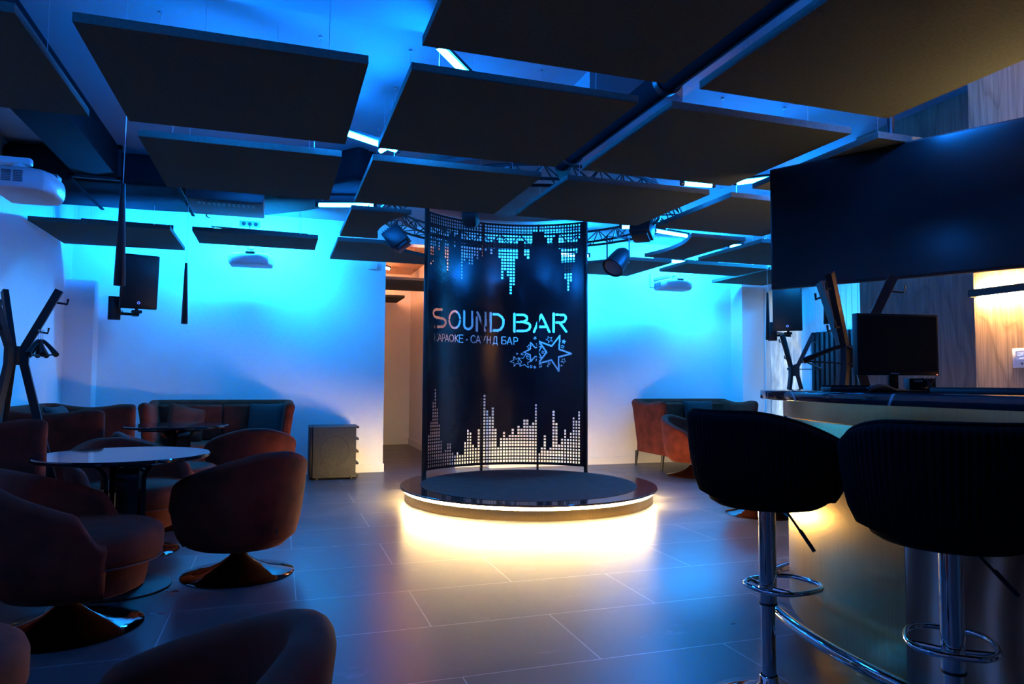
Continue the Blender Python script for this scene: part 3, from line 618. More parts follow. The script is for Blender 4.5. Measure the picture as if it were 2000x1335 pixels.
# ---------------------------------------------------------------- stage spotlights on the truss
def spot_par(loc, aim, lb, s=1.0):
    root = thing('stage_spotlight', lb, 'spotlight', loc, 0, 'stage spotlights on the truss ring')
    d = Vector(aim).normalized()
    q = d.to_track_quat('-Z', 'Y').to_matrix()
    c = Vector((0, 0, -0.26 * s))
    b = MB(); b.lathe([(0, 0.16), (0.05, 0.155), (0.085, 0.10), (0.10, 0.0), (0.108, -0.10), (0.112, -0.13), (0.10, -0.13), (0.095, -0.09), (0, -0.08)], n=32)
    b.v = [tuple(q @ (Vector(v) * s) + c) for v in b.v]; lb_ = b.build('lamp_body', 'black', root)
    b = MB(); b.lathe([(0, -0.10), (0.088, -0.112), (0.094, -0.12)], n=32); b.v = [tuple(q @ (Vector(v) * s) + c) for v in b.v]; b.build('lens', 'greyvent', lb_)
    b = MB()
    for sx in (-1, 1): b.beam((sx * 0.125 * s, 0, -0.02 * s), (sx * 0.125 * s, 0, -0.28 * s), 0.03, 0.005)
    b.box((0, 0, -0.02 * s), (0.26 * s, 0.03, 0.006)); b.build('yoke', 'blackmetal', root, smooth=0)
    b = MB(); b.tube([(0, 0, -0.02), (0, 0, 0.05)], 0.012, 8); b.build('clamp', 'blackmetal', root)
    return root
def spot_box(loc, aim, lb, s=1.0):
    root = thing('stage_spotlight', lb, 'spotlight', loc, 0, 'stage spotlights on the truss ring')
    d = Vector(aim).normalized(); q = d.to_track_quat('-Z', 'Y').to_matrix(); c = Vector((0, 0, -0.12 * s))
    b = MB(); b.box((0, 0, 0), (0.22, 0.20, 0.20)); b.box((0, 0, -0.11), (0.17, 0.15, 0.05))
    b.v = [tuple(q @ (Vector(v) * s) + c) for v in b.v]; lb_ = b.build('lamp_body', 'black', root, bevel=0.008)
    b = MB()
    for k in range(6): b.box((0, -0.07 + k * 0.028, 0.105), (0.19, 0.012, 0.02))
    b.v = [tuple(q @ (Vector(v) * s) + c) for v in b.v]; b.build('cooling_fins', 'blackmetal', lb_, smooth=0)
    b = MB(); b.tube([(0, 0, -0.05), (0, 0, 0.06)], 0.012, 8); b.build('clamp', 'blackmetal', root)
    return root
def on_ring(deg, z=2.84): a = math.radians(deg); return (SC[0] + (TR - 0.1) * math.cos(a), SC[1] + (TR - 0.1) * math.sin(a), z)
spot_box((1.15, 7.36, 2.79), (0.5, -0.2, -0.7), 'boxy black stage spotlight at the left of the screen, on the truss', 1.0)
spot_par((3.60, 7.10, 2.82), (-0.75, -0.35, -0.8), 'round black stage spotlight hanging at the right of the screen', 1.1)
spot_box((3.63, 6.60, 2.92), (-0.3, -0.3, -0.9), 'boxy black spotlight above the hanging round one, right of the screen', 1.0)
spot_box((1.95, 7.35, 3.02), (0.2, 0.3, -0.9), 'small black spotlight peeking out over the top of the screen', 0.7)

# ================================================================ FURNITURE BUILDERS
def shell(mb, pts, nrm, z0, H, thick, prof_out, flare_fn=None, ends=True, rnd=10):
    """wall swept along a plan path. prof_out(t)->outward offset for height fraction t"""
    k = len(pts); rings = []
    for i in range(k):
        p = Vector((*pts[i], 0)); n_ = Vector((*nrm[i], 0)); h = H[i] - z0; sec = []
        rr = thick / 2
        for t in (0, 0.12, 0.3, 0.5, 0.7, 0.88): sec.append((prof_out(t * (h - rr) / (h)), z0 + t * (h - rr)))
        top = prof_out(1.0)
        for j in range(0, 9):
            a = PI * j / 8; sec.append((top - rr + rr * math.cos(a), H[i] - rr + rr * math.sin(a)))
        for t in (0.85, 0.6, 0.3, 0.0): sec.append((prof_out(t) - thick, z0 + t * (h - rr)))
        rings.append([(p + n_ * o + Vector((0, 0, z))) for o, z in sec])
    if ends:
        def cap_rings(r0, r1):
            d = (r0[0] - r1[0]).normalized(); d.z = 0; cen = sum(r0, Vector()) / len(r0); out = []
            for a in (0.35, 0.7, 1.0):
                out.append([Vector((0, 0, 0)) + v + d * (thick * 0.45 * math.sin(a * PI / 2)) + (Vector((cen.x, cen.y, v.z)) - v) * (1 - math.cos(a * PI / 2)) * 0.75 + Vector((0, 0, -0.03 * a * a if v.z > cen.z + 0.1 else 0)) for v in r0])
            return out
        rings = cap_rings(rings[0], rings[1])[::-1] + rings + cap_rings(rings[-1], rings[-2])
    m_ = len(rings[0]); vs = [v for r_ in rings for v in r_]; fs = []
    for i in range(len(rings) - 1):
        for j in range(m_):
            fs.append((i * m_ + j, i * m_ + (j + 1) % m_, (i + 1) * m_ + (j + 1) % m_, (i + 1) * m_ + j))
    fs += [tuple(range(m_)), tuple((len(rings) - 1) * m_ + j for j in range(m_))[::-1]]
    return mb.add(vs, fs)
def sm(t): t = max(0, min(1, t)); return t * t * (3 - 2 * t)

def make_tub_chair(label, group, loc, rz):
    root = thing('swivel_armchair', label, 'armchair', loc, rz, group)
    n = 72; pm = math.radians(118); pts, nr, H = [], [], []
    for i in range(n + 1):
        a = -pm + 2 * pm * i / n; nr.append((math.sin(a), -math.cos(a))); pts.append((0.315 * math.sin(a), -0.315 * math.cos(a) + 0.0))
        t = abs(a) / pm
        H.append(0.755 - 0.21 * max(0, (t - 0.10) / 0.90) ** 1.25 - 0.10 * sm((t - 0.86) / 0.14))
    def po(t): return -0.055 + 0.098 * math.sin(min(t, 1) ** 0.36 * PI / 2) + 0.035 * t
    b = MB(); shell(b, pts, nr, 0.180, H, 0.085, po); b.build('backrest_shell', 'velvet', root, smooth=60)
    b = MB(); b.lathe([(0, 0.178), (0.26, 0.178), (0.285, 0.19), (0.30, 0.26), (0.305, 0.32), (0, 0.32)], (0, 0.035, 0), n=64); b.build('seat_base', 'velvet', root, smooth=50)
    b = MB(); b.lathe([(0, 0.315), (0.31, 0.315), (0.335, 0.33), (0.345, 0.36), (0.345, 0.43), (0.335, 0.455), (0.305, 0.472), (0.20, 0.48), (0, 0.482)], (0, 0.055, 0), n=64); cu_ = b.build('seat_cushion', 'velvet', root, smooth=60)
    b = MB(); b.lathe([(0.333, 0.321), (0.343, 0.321), (0.343, 0.327), (0.333, 0.327)], (0, 0.055, 0), n=64, closed='loop'); b.build('seam', 'velvet_seam', cu_)
    b = MB(); b.lathe([(0, 0.0), (0.322, 0.0), (0.325, 0.004), (0.318, 0.009), (0.25, 0.020), (0.17, 0.042), (0.10, 0.075), (0.055, 0.110), (0.036, 0.135), (0, 0.135)], n=96); b.build('base_plate', 'darkchrome', root, smooth=60)
    b = MB(); b.tube([(0, 0, 0.13), (0, 0, 0.185)], 0.026, 24); b.build('column', 'chrome', root)
    b = MB(); b.box((0, -0.378, 0.30), (0.012, 0.004, 0.035)); b.build('fabric_tag', 'pillow_dark', root, smooth=0)
    return root
CH = make_tub_chair('rust velvet swivel armchair seen from behind, nearest to the floor glow', 'rust swivel armchairs', (-0.20, 4.66, 0), face_rz(-0.80, 0.60))
def chair(cx, cdp, fx, fd, lb):
    x, y = camdir(cx, cdp); return dup(CH, (x, y, 0), face_rz(fx, fd), lb)
def at_px(px_, d): return ((px_ - 1000) / F_PX * d, d)
chair(*at_px(152, 3.40), 0.93, 0.36, 'rust velvet swivel armchair at the lower left with its round seat turned right')
chair(*at_px(262, 4.88), 0.80, -0.60, 'rust velvet swivel armchair behind the near table, facing the camera')
chair(*at_px(330, 5.80), 0.85, 0.52, 'rust velvet swivel armchair between the two left tables, its back to the camera')
chair(*at_px(495, 6.45), -0.45, 0.90, 'rust velvet swivel armchair just in front of the back wall sofa, back view')
chair(-0.685, 1.17, -0.97, -0.18, 'rust velvet swivel armchair cut by the bottom edge, closest to the camera')
chair(-1.67, 1.80, 0.95, 0.2, 'dark armchair of which only a corner shows at the bottom left edge')
chair(*at_px(1352, 9.0), 0.75, -0.66, 'rust velvet swivel armchair before the right sofa, lit orange')
chair(*at_px(1487, 6.42), 0.5, 0.86, 'rust velvet swivel armchair hidden behind the bar stool, only its round base showing')

def make_table(label, loc, group, r=0.45):
    root = thing('round_table', label, 'table', loc, 0.35, group)
    b = MB(); b.lathe([(0, 0.725), (r - 0.012, 0.725), (r, 0.732), (r, 0.744), (r - 0.006, 0.75), (0, 0.75)], n=96); b.build('tabletop', 'gloss', root)
    b = MB(); b.lathe([(0, 0), (0.262, 0), (0.265, 0.004), (0.262, 0.010), (0, 0.012)], n=64); b.build('base_plate', 'black', root)
    for k in range(4):
        a = PI / 2 * k; c_, s_ = math.cos(a), math.sin(a); path = [(0.095, 0.012), (0.095, 0.60)]
        for i in range(1, 9):
            t = PI / 2 * i / 8; path.append((0.095 + 0.11 * (1 - math.cos(t)), 0.60 + 0.11 * math.sin(t)))
        path.append((0.33, 0.712)); b = MB()
        for i, (rr, z) in enumerate(path):
            if i == 0: t = (0, 1)
            else: dx, dz = path[i][0] - path[i - 1][0], path[i][1] - path[i - 1][1]; l = math.hypot(dx, dz); t = (dx / l, dz / l)
            nx_, nz_ = -t[1], t[0]; h = 0.011
            for sgn in (-1, 1):
                for side in (-0.055, 0.055):
                    R_, Z_ = rr + nx_ * h * sgn, z + nz_ * h * sgn
                    b.v.append((R_ * c_ - side * s_, R_ * s_ + side * c_, Z_))
        for i in range(len(path) - 1):
            o = i * 4; b.f += [(o, o + 1, o + 5, o + 4), (o + 1, o + 3, o + 7, o + 5), (o + 3, o + 2, o + 6, o + 7), (o + 2, o, o + 4, o + 6)]
        b.f += [(0, 2, 3, 1), (len(b.v) - 4, len(b.v) - 3, len(b.v) - 1, len(b.v) - 2)]
        b.build('leg', 'gloss', root, smooth=30)
    return root
tx, ty = camdir(*at_px(250, 4.04)); T1 = make_table('round black gloss table at the near left reflecting the blue wall', (tx, ty, 0), 'round black tables')
tx, ty = camdir(*at_px(350, 6.62)); dup(T1, (tx, ty, 0), 0.6, 'round black gloss table in front of the back wall sofa')
tx, ty = camdir(*at_px(1530, 8.9)); dup(T1, (tx, ty, 0), 0.2, 'round black table at the far right beside the curtain')
tx, ty = -0.75, 5.75

def make_sofa(label, loc, rz, group, W=1.5, D=0.95):
    root = thing('sofa', label, 'sofa', loc, rz, group)
    # local: back along y=0 line at +y, front at -D
    hw = W / 2 - 0.09; path = []
    m1 = 14
    for i in range(m1): path.append(((-hw, -D + 0.10 + (D - 0.28) * i / (m1 - 1)), (-1, 0)))
    for i in range(1, 8):
        a = PI - PI / 2 * i / 8; path.append(((-hw + 0.12 + 0.12 * math.cos(a), -0.18 + 0.12 * math.sin(a)), (math.cos(a), math.sin(a))))
    m2 = 24
    for i in range(m2): path.append(((-hw + 0.12 + (2 * hw - 0.24) * i / (m2 - 1), -0.06), (0, 1)))
    for i in range(1, 8):
        a = PI / 2 - PI / 2 * i / 8; path.append(((hw - 0.12 + 0.12 * math.cos(a), -0.18 + 0.12 * math.sin(a)), (math.cos(a), math.sin(a))))
    for i in range(m1): path.append(((hw, -0.18 - (D - 0.28) * i / (m1 - 1)), (1, 0)))
    H = []
    for (p, n_) in path:
        if abs(n_[1]) > 0.5: H.append(0.935)
        else:
            t = min(1, max(0, (-0.18 - p[1]) / (D - 0.28))); H.append(0.935 - 0.035 * math.sin(PI * min(1, t * 1.15)) - 0.012 * t)
    def po(t): return -0.045 + 0.09 * t
    b = MB(); shell(b, [p for p, _ in path], [q for _, q in path], 0.20, H, 0.115, po, rnd=6); b.build('backrest_shell', 'velvet', root, smooth=60)
    b = MB(); b.box2((-hw + 0.03, -D + 0.09, 0.20), (hw - 0.03, -0.14, 0.33)); b.build('seat_base', 'velvet', root, bevel=0.02)
    for sx in (-1, 1):
        b = MB(); b.box2((sx * 0.005, -D + 0.05, 0.335), (sx * (hw - 0.05), -0.17, 0.47)); b.build('seat_cushion', 'velvet', root, bevel=0.035, seg=4)
    for sx in (-1, 1):
        b = MB(); b.box2((sx * 0.005, -0.25, 0.47), (sx * (hw - 0.06), -0.13, 0.88)); b.build('back_cushion', 'velvet', root, bevel=0.03, seg=4)
    for sx in (-1, 1):
        for y in (-0.12, -D + 0.15):
            b = MB(); b.tube([(sx * (hw - 0.05), y, 0.205), (sx * (hw - 0.03), y, 0.0)], [0.024, 0.014], 14); b.build('leg', 'black', root)
    return root
S1_ = make_sofa('rust velvet high-armed sofa against the back wall, between pilaster and loudspeaker cabinet', (-0.60, 9.17, 0), 0, 'rust velvet sofas', 1.68, 0.93)
dup(S1_, (5.56, 9.17, 0), 0, 'rust velvet high-armed sofa against the back wall right of the stage', scale=(0.98, 1.08, 1))
dup(S1_, (-2.22, 7.25, 0), PI / 2, 'rust velvet sofa against the left wall, the farther one', scale=(0.93, 1, 1))
dup(S1_, (-2.22, 4.38, 0), PI / 2, 'rust velvet sofa against the left wall, the nearer one', scale=(0.93, 1, 1))

def pillow(name, m, lb, loc, rot, s=0.42):
    n = 18; vs, fs = [], []
    for side in (1, -1):
        for j in range(n + 1):
            for i in range(n + 1):
                u, v = i / n * 2 - 1, j / n * 2 - 1
                h = 0.075 * (max(0, 1 - u ** 4) * max(0, 1 - v ** 4)) ** 0.55
                px_, py_ = u * (1 - 0.06 * (1 - v * v)), v * (1 - 0.06 * (1 - u * u))
                vs.append((px_ * s / 2, py_ * s / 2, side * h))
    N1 = (n + 1) ** 2
    for sd in (0, 1):
        for j in range(n):
            for i in range(n):
                a = sd * N1 + j * (n + 1) + i; f = (a, a + 1, a + n + 2, a + n + 1); fs.append(f if sd == 0 else f[::-1])
    b = MB(); b.add(vs, fs); o = b.build(name, m, smooth=60); o.location = loc; o.rotation_euler = rot
    return tag(o, lb, 'pillow', 'sofa pillows')
pillow('throw_pillow', 'velvet', 'rust pillow leaning in the left corner of the back wall sofa', (-0.98, 8.80, 0.68), (math.radians(68), 0.25, 0.35))
pillow('throw_pillow', 'pillow_dark', 'dark pillow in the right corner of the back wall sofa', (-0.12, 8.80, 0.70), (math.radians(72), 0.0, -0.25))
pillow('throw_pillow', 'pillow_dark', 'dark pillow on the left wall sofa, barely visible behind its arm', (-1.90, 7.55, 0.72), (math.radians(72), 0, PI / 2 - 0.1))
pillow('throw_pillow', 'pillow_dark', 'dark pillow on the right sofa beside its inner corner', (5.72, 8.76, 0.70), (math.radians(72), 0, -0.15), 0.45)

# ---------------------------------------------------------------- bar stools
def make_stool(label, loc, rz, group):
    root = thing('bar_stool', label, 'bar stool', loc, rz, group)
    n = 400; pm = math.radians(140); pts, nr, H = [], [], []
    for i in range(n + 1):
        a = -pm + 2 * pm * i / n; rib = 0.0022 * math.cos(a * 90); nr.append((math.sin(a), -math.cos(a)))
        pts.append(((0.205 + rib) * math.sin(a), -(0.205 + rib) * math.cos(a))); t = abs(a) / pm
        H.append(1.070 - 0.12 * sm((t - 0.22) / 0.78))
    def po(t): return -0.030 + 0.100 * math.sin(min(t, 1) ** 0.36 * PI / 2) + 0.012 * t
    b = MB(); shell(b, pts, nr, 0.735, H, 0.05, po); sh_ = b.build('backrest_shell', 'velvet_black', root, smooth=50)
    b = MB(); b.tube([((0.205 + 0.082 - 0.022) * math.sin(-pm + 2 * pm * i / 80), -(0.205 + 0.082 - 0.022) * math.cos(-pm + 2 * pm * i / 80), H[i * 5] + 0.002) for i in range(81)], 0.007, 8); b.build('piping', 'velvet_black', sh_)
    b = MB(); b.lathe([(0, 0.725), (0.18, 0.725), (0.205, 0.74), (0.235, 0.82), (0.235, 0.885), (0.225, 0.905), (0.19, 0.915), (0, 0.918)], n=64); b.build('seat', 'velvet_black', root, smooth=60)
    b = MB(); b.tube([(0, 0, 0.365), (0, 0, 0.725)], 0.031, 40); oc_ = b.build('outer_column', 'chrome', root)
    b = MB(); b.tube([(0, 0, 0.05), (0, 0, 0.365)], 0.0255, 40); b.build('inner_column', 'chrome', root)
    b = MB(); b.lathe([(0.0, 0.359), (0.0325, 0.359), (0.0335, 0.362), (0.0325, 0.367), (0, 0.367)], n=40); b.build('collar', 'black', oc_)
    b = MB(); b.lathe([(0, 0), (0.215, 0), (0.217, 0.004), (0.21, 0.012), (0.15, 0.022), (0.085, 0.036), (0.05, 0.055), (0.036, 0.078), (0.034, 0.10), (0.030, 0.105), (0.028, 0.09), (0, 0.09)], n=96); b.build('base_plate', 'chrome', root, smooth=60)
    # footrest ring in front, small loop behind
    def loop(y0, y1, hw_):
        p = []
        for i in range(28):
            a = 2 * PI * i / 28; ex = abs(math.cos(a)) ** 0.7 * (1 if math.cos(a) > 0 else -1); ey = abs(math.sin(a)) ** 0.8 * (1 if math.sin(a) > 0 else -1)
            p.append((hw_ * ex, (y0 + y1) / 2 + (y1 - y0) / 2 * ey, 0.42))
        return p
    b = MB(); b.tube(loop(-0.055, 0.21, 0.115), 0.009, 12, closed=True)
    for sx in (-1, 1): b.tube([(sx * 0.028, 0, 0.42), (sx * 0.112, 0.02, 0.42)], 0.008, 10)
    b.build('footrest', 'chrome', root)
    b = MB(); b.tube([(0.02, 0.03, 0.73), (0.06, 0.04, 0.70), (0.13, 0.05, 0.62)], 0.0045, 8); b.tube([(0.11, 0.047, 0.645), (0.165, 0.055, 0.58)], 0.007, 10); b.build('height_lever', 'blackmetal', root)
    return root
ST = make_stool('black ribbed velvet bar stool on a chrome pole, the farther left one', (*camdir(*at_px(1494, 2.66)), 0), face_rz(0.90, 0.44), 'black bar stools')
dup(ST, (*camdir(*at_px(1846, 2.05)), 0), face_rz(0.45, 0.89), 'black ribbed velvet bar stool at the right edge, the nearer one')

# ================================================================ BAR
BX, BY0 = 2.08, 1.94          # straight front face x, start of the rounded end
EA, EB = 0.70, 1.15           # radii of rounded end
def bar_path(off, n=40, y_end=-1.2, back=1.0):
    pts = [(BX - off, y_end), (BX - off, BY0)]
    for i in range(1, n + 1):
        a = PI - (PI / 2 + 0.35) * i / n
        pts.append((BX + EA + (EA + off) * math.cos(a), BY0 + (EB + off) * math.sin(a)))
    return pts
def bar_poly(off, inner):
    o = bar_path(off); i_ = bar_path(-inner)
    return o + i_[::-1]
root = thing('bar_counter', 'curved bar counter with brushed brass end and swirled marble front', 'bar counter', (0, 0, 0))
b = MB(); b.prism(bar_poly(0.0, 0.50), 0.13, 1.02); o_ = b.build('body', 'brass', root, bevel=0.012, smooth=30)
b = MB(); b.prism(bar_poly(-0.12, 0.40), 0.0, 0.13); b.build('toe_kick', 'brass', root, smooth=30)
b = MB(); b.prism(bar_poly(0.018, 0.50), 1.02, 1.10); b.build('top_band', 'brass', root, smooth=30)
b = MB(); b.prism(bar_poly(0.125, 0.62), 1.10, 1.14); b.build('countertop', 'stone', root, bevel=0.006, smooth=30)
b = MB(); b.box2((BX - 0.012, -1.19, 0.13), (BX, BY0 - 0.02, 1.015)); b.build('front_panel', 'marble', root, smooth=0)
b = MB(); b.box2((BX - 0.006, BY0 - 0.02, 0.13), (BX, BY0 - 0.012, 1.015)); b.build('joint_strip', 'blackmetal', root, smooth=0)
# foot rail
rp = [(x, y, 0.19) for x, y in bar_path(0.125, 48)]
b = MB(); b.tube([(rp[0][0], y_, 0.19) for y_ in np.linspace(-1.2, 1.9, 12)] + rp[1:-4], 0.024, 18); rail = b.build('foot_rail', 'chrome', smooth=60)
tag(rail, 'curved chrome foot rail around the base of the bar', 'foot rail')
b = MB()
for k in (40,):
    x, y, z = rp[k]; q = bar_path(-0.02, 48)[k]; b.tube([(x, y, z), (q[0], q[1], z)], 0.012, 10)
o = b.build('rail_bracket', 'blackmetal'); o.parent = rail

# monitor
CT = 1.14
mx_, my_ = camdir(*at_px(1752, 3.02))
root = thing('computer_monitor', 'black computer monitor standing on the bar counter, switched off', 'monitor', (mx_, my_, CT), face_rz(0.16, -0.98) + PI)
# local front is -Y
W_, H_ = 0.385, 0.262; z0 = 0.07
b = MB(); b.box2((-W_ / 2, -0.012, z0), (W_ / 2, 0.022, z0 + H_)); b.build('casing', 'black', root, bevel=0.003)
b = MB(); b.box2((-W_ / 2 + 0.010, -0.0135, z0 + 0.017), (W_ / 2 - 0.010, -0.012, z0 + H_ - 0.010)); b.build('display', 'glassblack', root, smooth=0)
b = MB(); b.box2((-0.022, 0.02, 0.006), (0.022, 0.035, z0 + 0.12)); sd_ = b.build('stand', 'black', root, bevel=0.002)
b = MB(); b.box2((-0.10, -0.06, 0), (0.10, 0.11, 0.007)); b.build('stand_foot', 'black', sd_, bevel=0.003)
txt('ViewSonic', 'maker_name', 0.009, 'logo_grey', root, (-0.02, -0.0135, z0 + 0.008), (PI / 2, 0, 0), 0.0003)
b = MB(); b.tube([(W_ / 2 - 0.012, -0.0125, z0 + 0.004), (W_ / 2 - 0.012, -0.0145, z0 + 0.004)], 0.0016, 8); b.build('power_light', 'red_dot', root)
# keyboard
kx, ky = camdir(*at_px(1668, 2.88))
root = thing('keyboard', 'black computer keyboard lying on the counter left of the monitor', 'keyboard', (kx, ky, CT), face_rz(0.1, 1))
b = MB(); b.box2((-0.115, -0.06, 0.0), (0.115, 0.06, 0.020)); b.build('case', 'black', root, bevel=0.006)
b = MB()
for r_ in range(5):
    for c_ in range(14): b.box((-0.104 + c_ * 0.016, -0.044 + r_ * 0.021, 0.0235), (0.0125, 0.017, 0.007))
b.build('keys', 'glassblack', root, smooth=0)
# scanner / mouse shaped device
hx, hy = camdir(*at_px(1728, 2.80))
root = thing('barcode_scanner', 'low curved black hand scanner lying before the monitor', 'scanner', (hx, hy, CT), face_rz(0, 1))
b = MB(); ring = []
for i in range(15):
    t = i / 14; x = -0.075 + 0.15 * t; hgt = 0.014 + 0.020 * math.sin(PI * min(1, t * 1.35)) ** 1.0 * (1 if t < 0.74 else 0.3); ring.append((x, hgt, 0.028 - 0.012 * t))
vs = []
for x, hgt, w_ in ring:
    for j in range(12):
        a = 2 * PI * j / 12; vs.append((x, w_ * math.cos(a), hgt / 2 + hgt / 2 * math.sin(a)))
b.add(vs, [(i * 12 + j, i * 12 + (j + 1) % 12, (i + 1) * 12 + (j + 1) % 12, (i + 1) * 12 + j) for i in range(14) for j in range(12)] + [tuple(range(12)), tuple(14 * 12 + j for j in range(12))[::-1]])
b.build('scanner_body', 'black', root, smooth=60)
b = MB(); b.box((-0.070, 0, 0.012), (0.012, 0.04, 0.014)); b.build('scan_window', 'glassblack', root, bevel=0.003)
# small control box with cables
bx_, by_ = camdir(*at_px(1795, 3.10))
root = thing('control_box', 'small black box with a pale label behind the monitor', 'electronics', (bx_, by_, CT), face_rz(0.1, 1))
b = MB(); b.box2((-0.055, -0.03, 0.0), (0.055, 0.03, 0.058)); b.build('housing', 'black', root, bevel=0.003)
b = MB(); b.box2((-0.035, -0.0312, 0.042), (0.0, -0.030, 0.050)); b.build('paper_label', 'logo_grey', root, smooth=0)
root_c = None
b = MB()
for k in range(4):
    x0, y0 = camdir(*at_px(1800 + 9 * k, 2.98)); x1, y1 = camdir(*at_px(1815 + 4 * k, 3.05))
    xm, ym = camdir(*at_px(1822 - 8 * k, 2.95))
    b.tube([(x0, y0, CT + 0.06), ((x0 + xm) / 2, (y0 + ym) / 2, CT + 0.045 - 0.01 * k), (xm, ym, CT + 0.02), (x1, y1, CT + 0.003)], 0.0022, 6)
x0, y0 = camdir(*at_px(1738, 2.98)); x1, y1 = camdir(*at_px(1752, 2.98)); b.tube([(x0, y0, CT + 0.075), (x0 + 0.01, y0, CT + 0.055), (x1, y1, CT + 0.045)], 0.002, 6)
o = b.build('monitor_cables', 'black'); tag(o, 'tangle of thin black cables beside the monitor stand', 'cable')
# tray on the counter at the right
tx_, ty_ = camdir(*at_px(1985, 2.55))
root = thing('counter_tray', 'flat black tray at the right end of the bar counter', 'tray', (tx_, ty_, CT), 0.0)
b = MB(); b.box2((-0.16, -0.22, 0), (0.16, 0.22, 0.016)); b.build('tray_body', 'black', root, bevel=0.004)
b = MB(); b.box2((-0.16, -0.22, 0.016), (-0.15, 0.22, 0.021)); b.box2((0.15, -0.22, 0.016), (0.16, 0.22, 0.021)); b.box2((-0.15, 0.21, 0.016), (0.15, 0.22, 0.021)); b.build('tray_rim', 'black', root, smooth=0)

# television
p0 = Vector((3.189, 4.001, 0)); p1 = Vector((3.84, 2.76, 0)); d = (p1 - p0).normalized()
c_ = (p0 + p1) / 2; rz = math.atan2(d.y, d.x)
root = thing('television', 'large black flat television hanging from the ceiling over the bar', 'television', (p0.x, p0.y, 1.81), rz)
TW, THt = 1.47, 0.83
b = MB(); b.box2((0, 0, 0), (TW, 0.045, THt)); b.box2((0.3, 0.045, 0.12), (TW - 0.3, 0.075, 0.6)); b.build('casing', 'black', root, bevel=0.003)
b = MB(); b.box2((0.010, -0.0015, 0.016), (TW - 0.010, 0.0, THt - 0.010)); b.build('display', 'glassblack', root, smooth=0)
b = MB()
for k in range(40): b.box((TW * 0.60 + k * 0.0075, 0.02, -0.0015), (0.004, 0.02, 0.003))
b.build('speaker_grille', 'greyvent', root, smooth=0)
b = MB(); b.box2((TW / 2 - 0.05, 0.075, 0.2), (TW / 2 + 0.05, 0.10, 0.6)); b.tube([(TW / 2, 0.115, 0.3), (TW / 2, 0.115, ZC - 1.81 - (0.0 if True else 0))], 0.022, 16); b.build('ceiling_mount', 'blackmetal', root)

# wall lamp with up and down light, thermostat
root = thing('wall_lamp', 'long black wall lamp throwing warm light up and down the oak wall', 'wall lamp', (XS, 2.55, 0))
zl = 1.766
b = MB(); b.box2((-0.055, -0.85, zl - 0.007), (-0.0, 0.88, zl + 0.007)); b.box2((-0.061, -0.86, zl - 0.024), (-0.055, 0.89, zl + 0.024)); b.box2((-0.061, 0.88, zl - 0.024), (0, 0.886, zl + 0.024)); b.box2((-0.061, -0.856, zl - 0.024), (0, -0.85, zl + 0.024)); b.build('housing', 'blackmetal', root, smooth=0)
b = MB(); b.box2((-0.030, -0.83, zl + 0.0072), (-0.010, 0.86, zl + 0.0082)); b.box2((-0.030, -0.83, zl - 0.0082), (-0.010, 0.86, zl - 0.0072)); b.build('light_strip', 'led_sconce', root, smooth=0)
tp = Vector((XS, 3.13, 1.336))
root = thing('thermostat', 'small white wall thermostat with a blue display reading OFF', 'thermostat', tp, 0)
b = MB(); b.box2((-0.018, -0.06, -0.06), (0, 0.06, 0.06)); b.build('housing', 'white', root, bevel=0.004)
b = MB(); b.box2((-0.0192, -0.035, -0.012), (-0.018, 0.035, 0.045)); dp_ = b.build('display', 'lcd', root, smooth=0)
txt('OFF', 'display_text', 0.032, 'lcd_text', dp_, (-0.0196, 0.0, 0.023), (PI / 2, 0, -PI / 2), 0.0002)
txt('AUTO', 'display_text', 0.012, 'lcd_text', dp_, (-0.0196, 0.0, -0.002), (PI / 2, 0, -PI / 2), 0.0002)
b = MB(); b.tube([(-0.018, 0, -0.035), (-0.0195, 0, -0.035)], 0.008, 14); b.build('button', 'greyvent', root)

# ================================================================ RACKS, HANGERS
def make_rack(label, loc, rz, group, top=1.80):
    root = thing('coat_rack', label, 'coat rack', loc, rz, group)
    for k in range(3):
        a = 2 * PI * k / 3; c_, s_ = math.cos(a), math.sin(a)
        P = [(0.245, top), (0.055, 1.39), (0.055, 1.27), (0.36, 0.0)]
        b = MB(); w = 0.026; vs = []
        for i, (r_, z) in enumerate(P):
            if i == 0: t = Vector((P[1][0] - P[0][0], P[1][1] - P[0][1]))
            elif i == 3: t = Vector((P[3][0] - P[2][0], P[3][1] - P[2][1]))
            else: t = (Vector(P[i]) - Vector(P[i - 1])).normalized() + (Vector(P[i + 1]) - Vector(P[i])).normalized()
            t.normalize(); n_ = Vector((-t.y, t.x))
            for sg in (-1, 1):
                for sd in (-0.018, 0.018):
                    R_, Z_ = r_ + n_.x * w * sg, z + n_.y * w * sg
                    if i == 3: Z_ = 0.0
                    vs.append((R_ * c_ - sd * s_, R_ * s_ + sd * c_, Z_))
        fs = []
        for i in range(3):
            o = i * 4; fs += [(o, o + 1, o + 5, o + 4), (o + 1, o + 3, o + 7, o + 5), (o + 3, o + 2, o + 6, o + 7), (o + 2, o, o + 4, o + 6)]
        fs += [(0, 2, 3, 1), (12, 13, 15, 14)]
        b.add(vs, fs); lg_ = b.build('leg', 'blackmetal', root, bevel=0.002, smooth=20)
        for rr, z in ((0.235, top - 0.09), (0.125, 1.50)):
            b = MB(); q = [(rr, z), (rr + 0.06, z - 0.008), (rr + 0.066, z + 0.03)]
            b.tube([(x * c_, x * s_, z_) for x, z_ in q], 0.0075, 8); b.build('hook', 'blackmetal', lg_)
    b = MB(); b.lathe([(0, 1.265), (0.036, 1.265), (0.036, 1.395), (0, 1.395)], n=24); b.build('hub', 'black', root)
    return root
RK = make_rack('black three-legged coat rack at the left edge, behind the near sofa', (-1.73, 5.73, 0), 0.1, 'black coat racks')
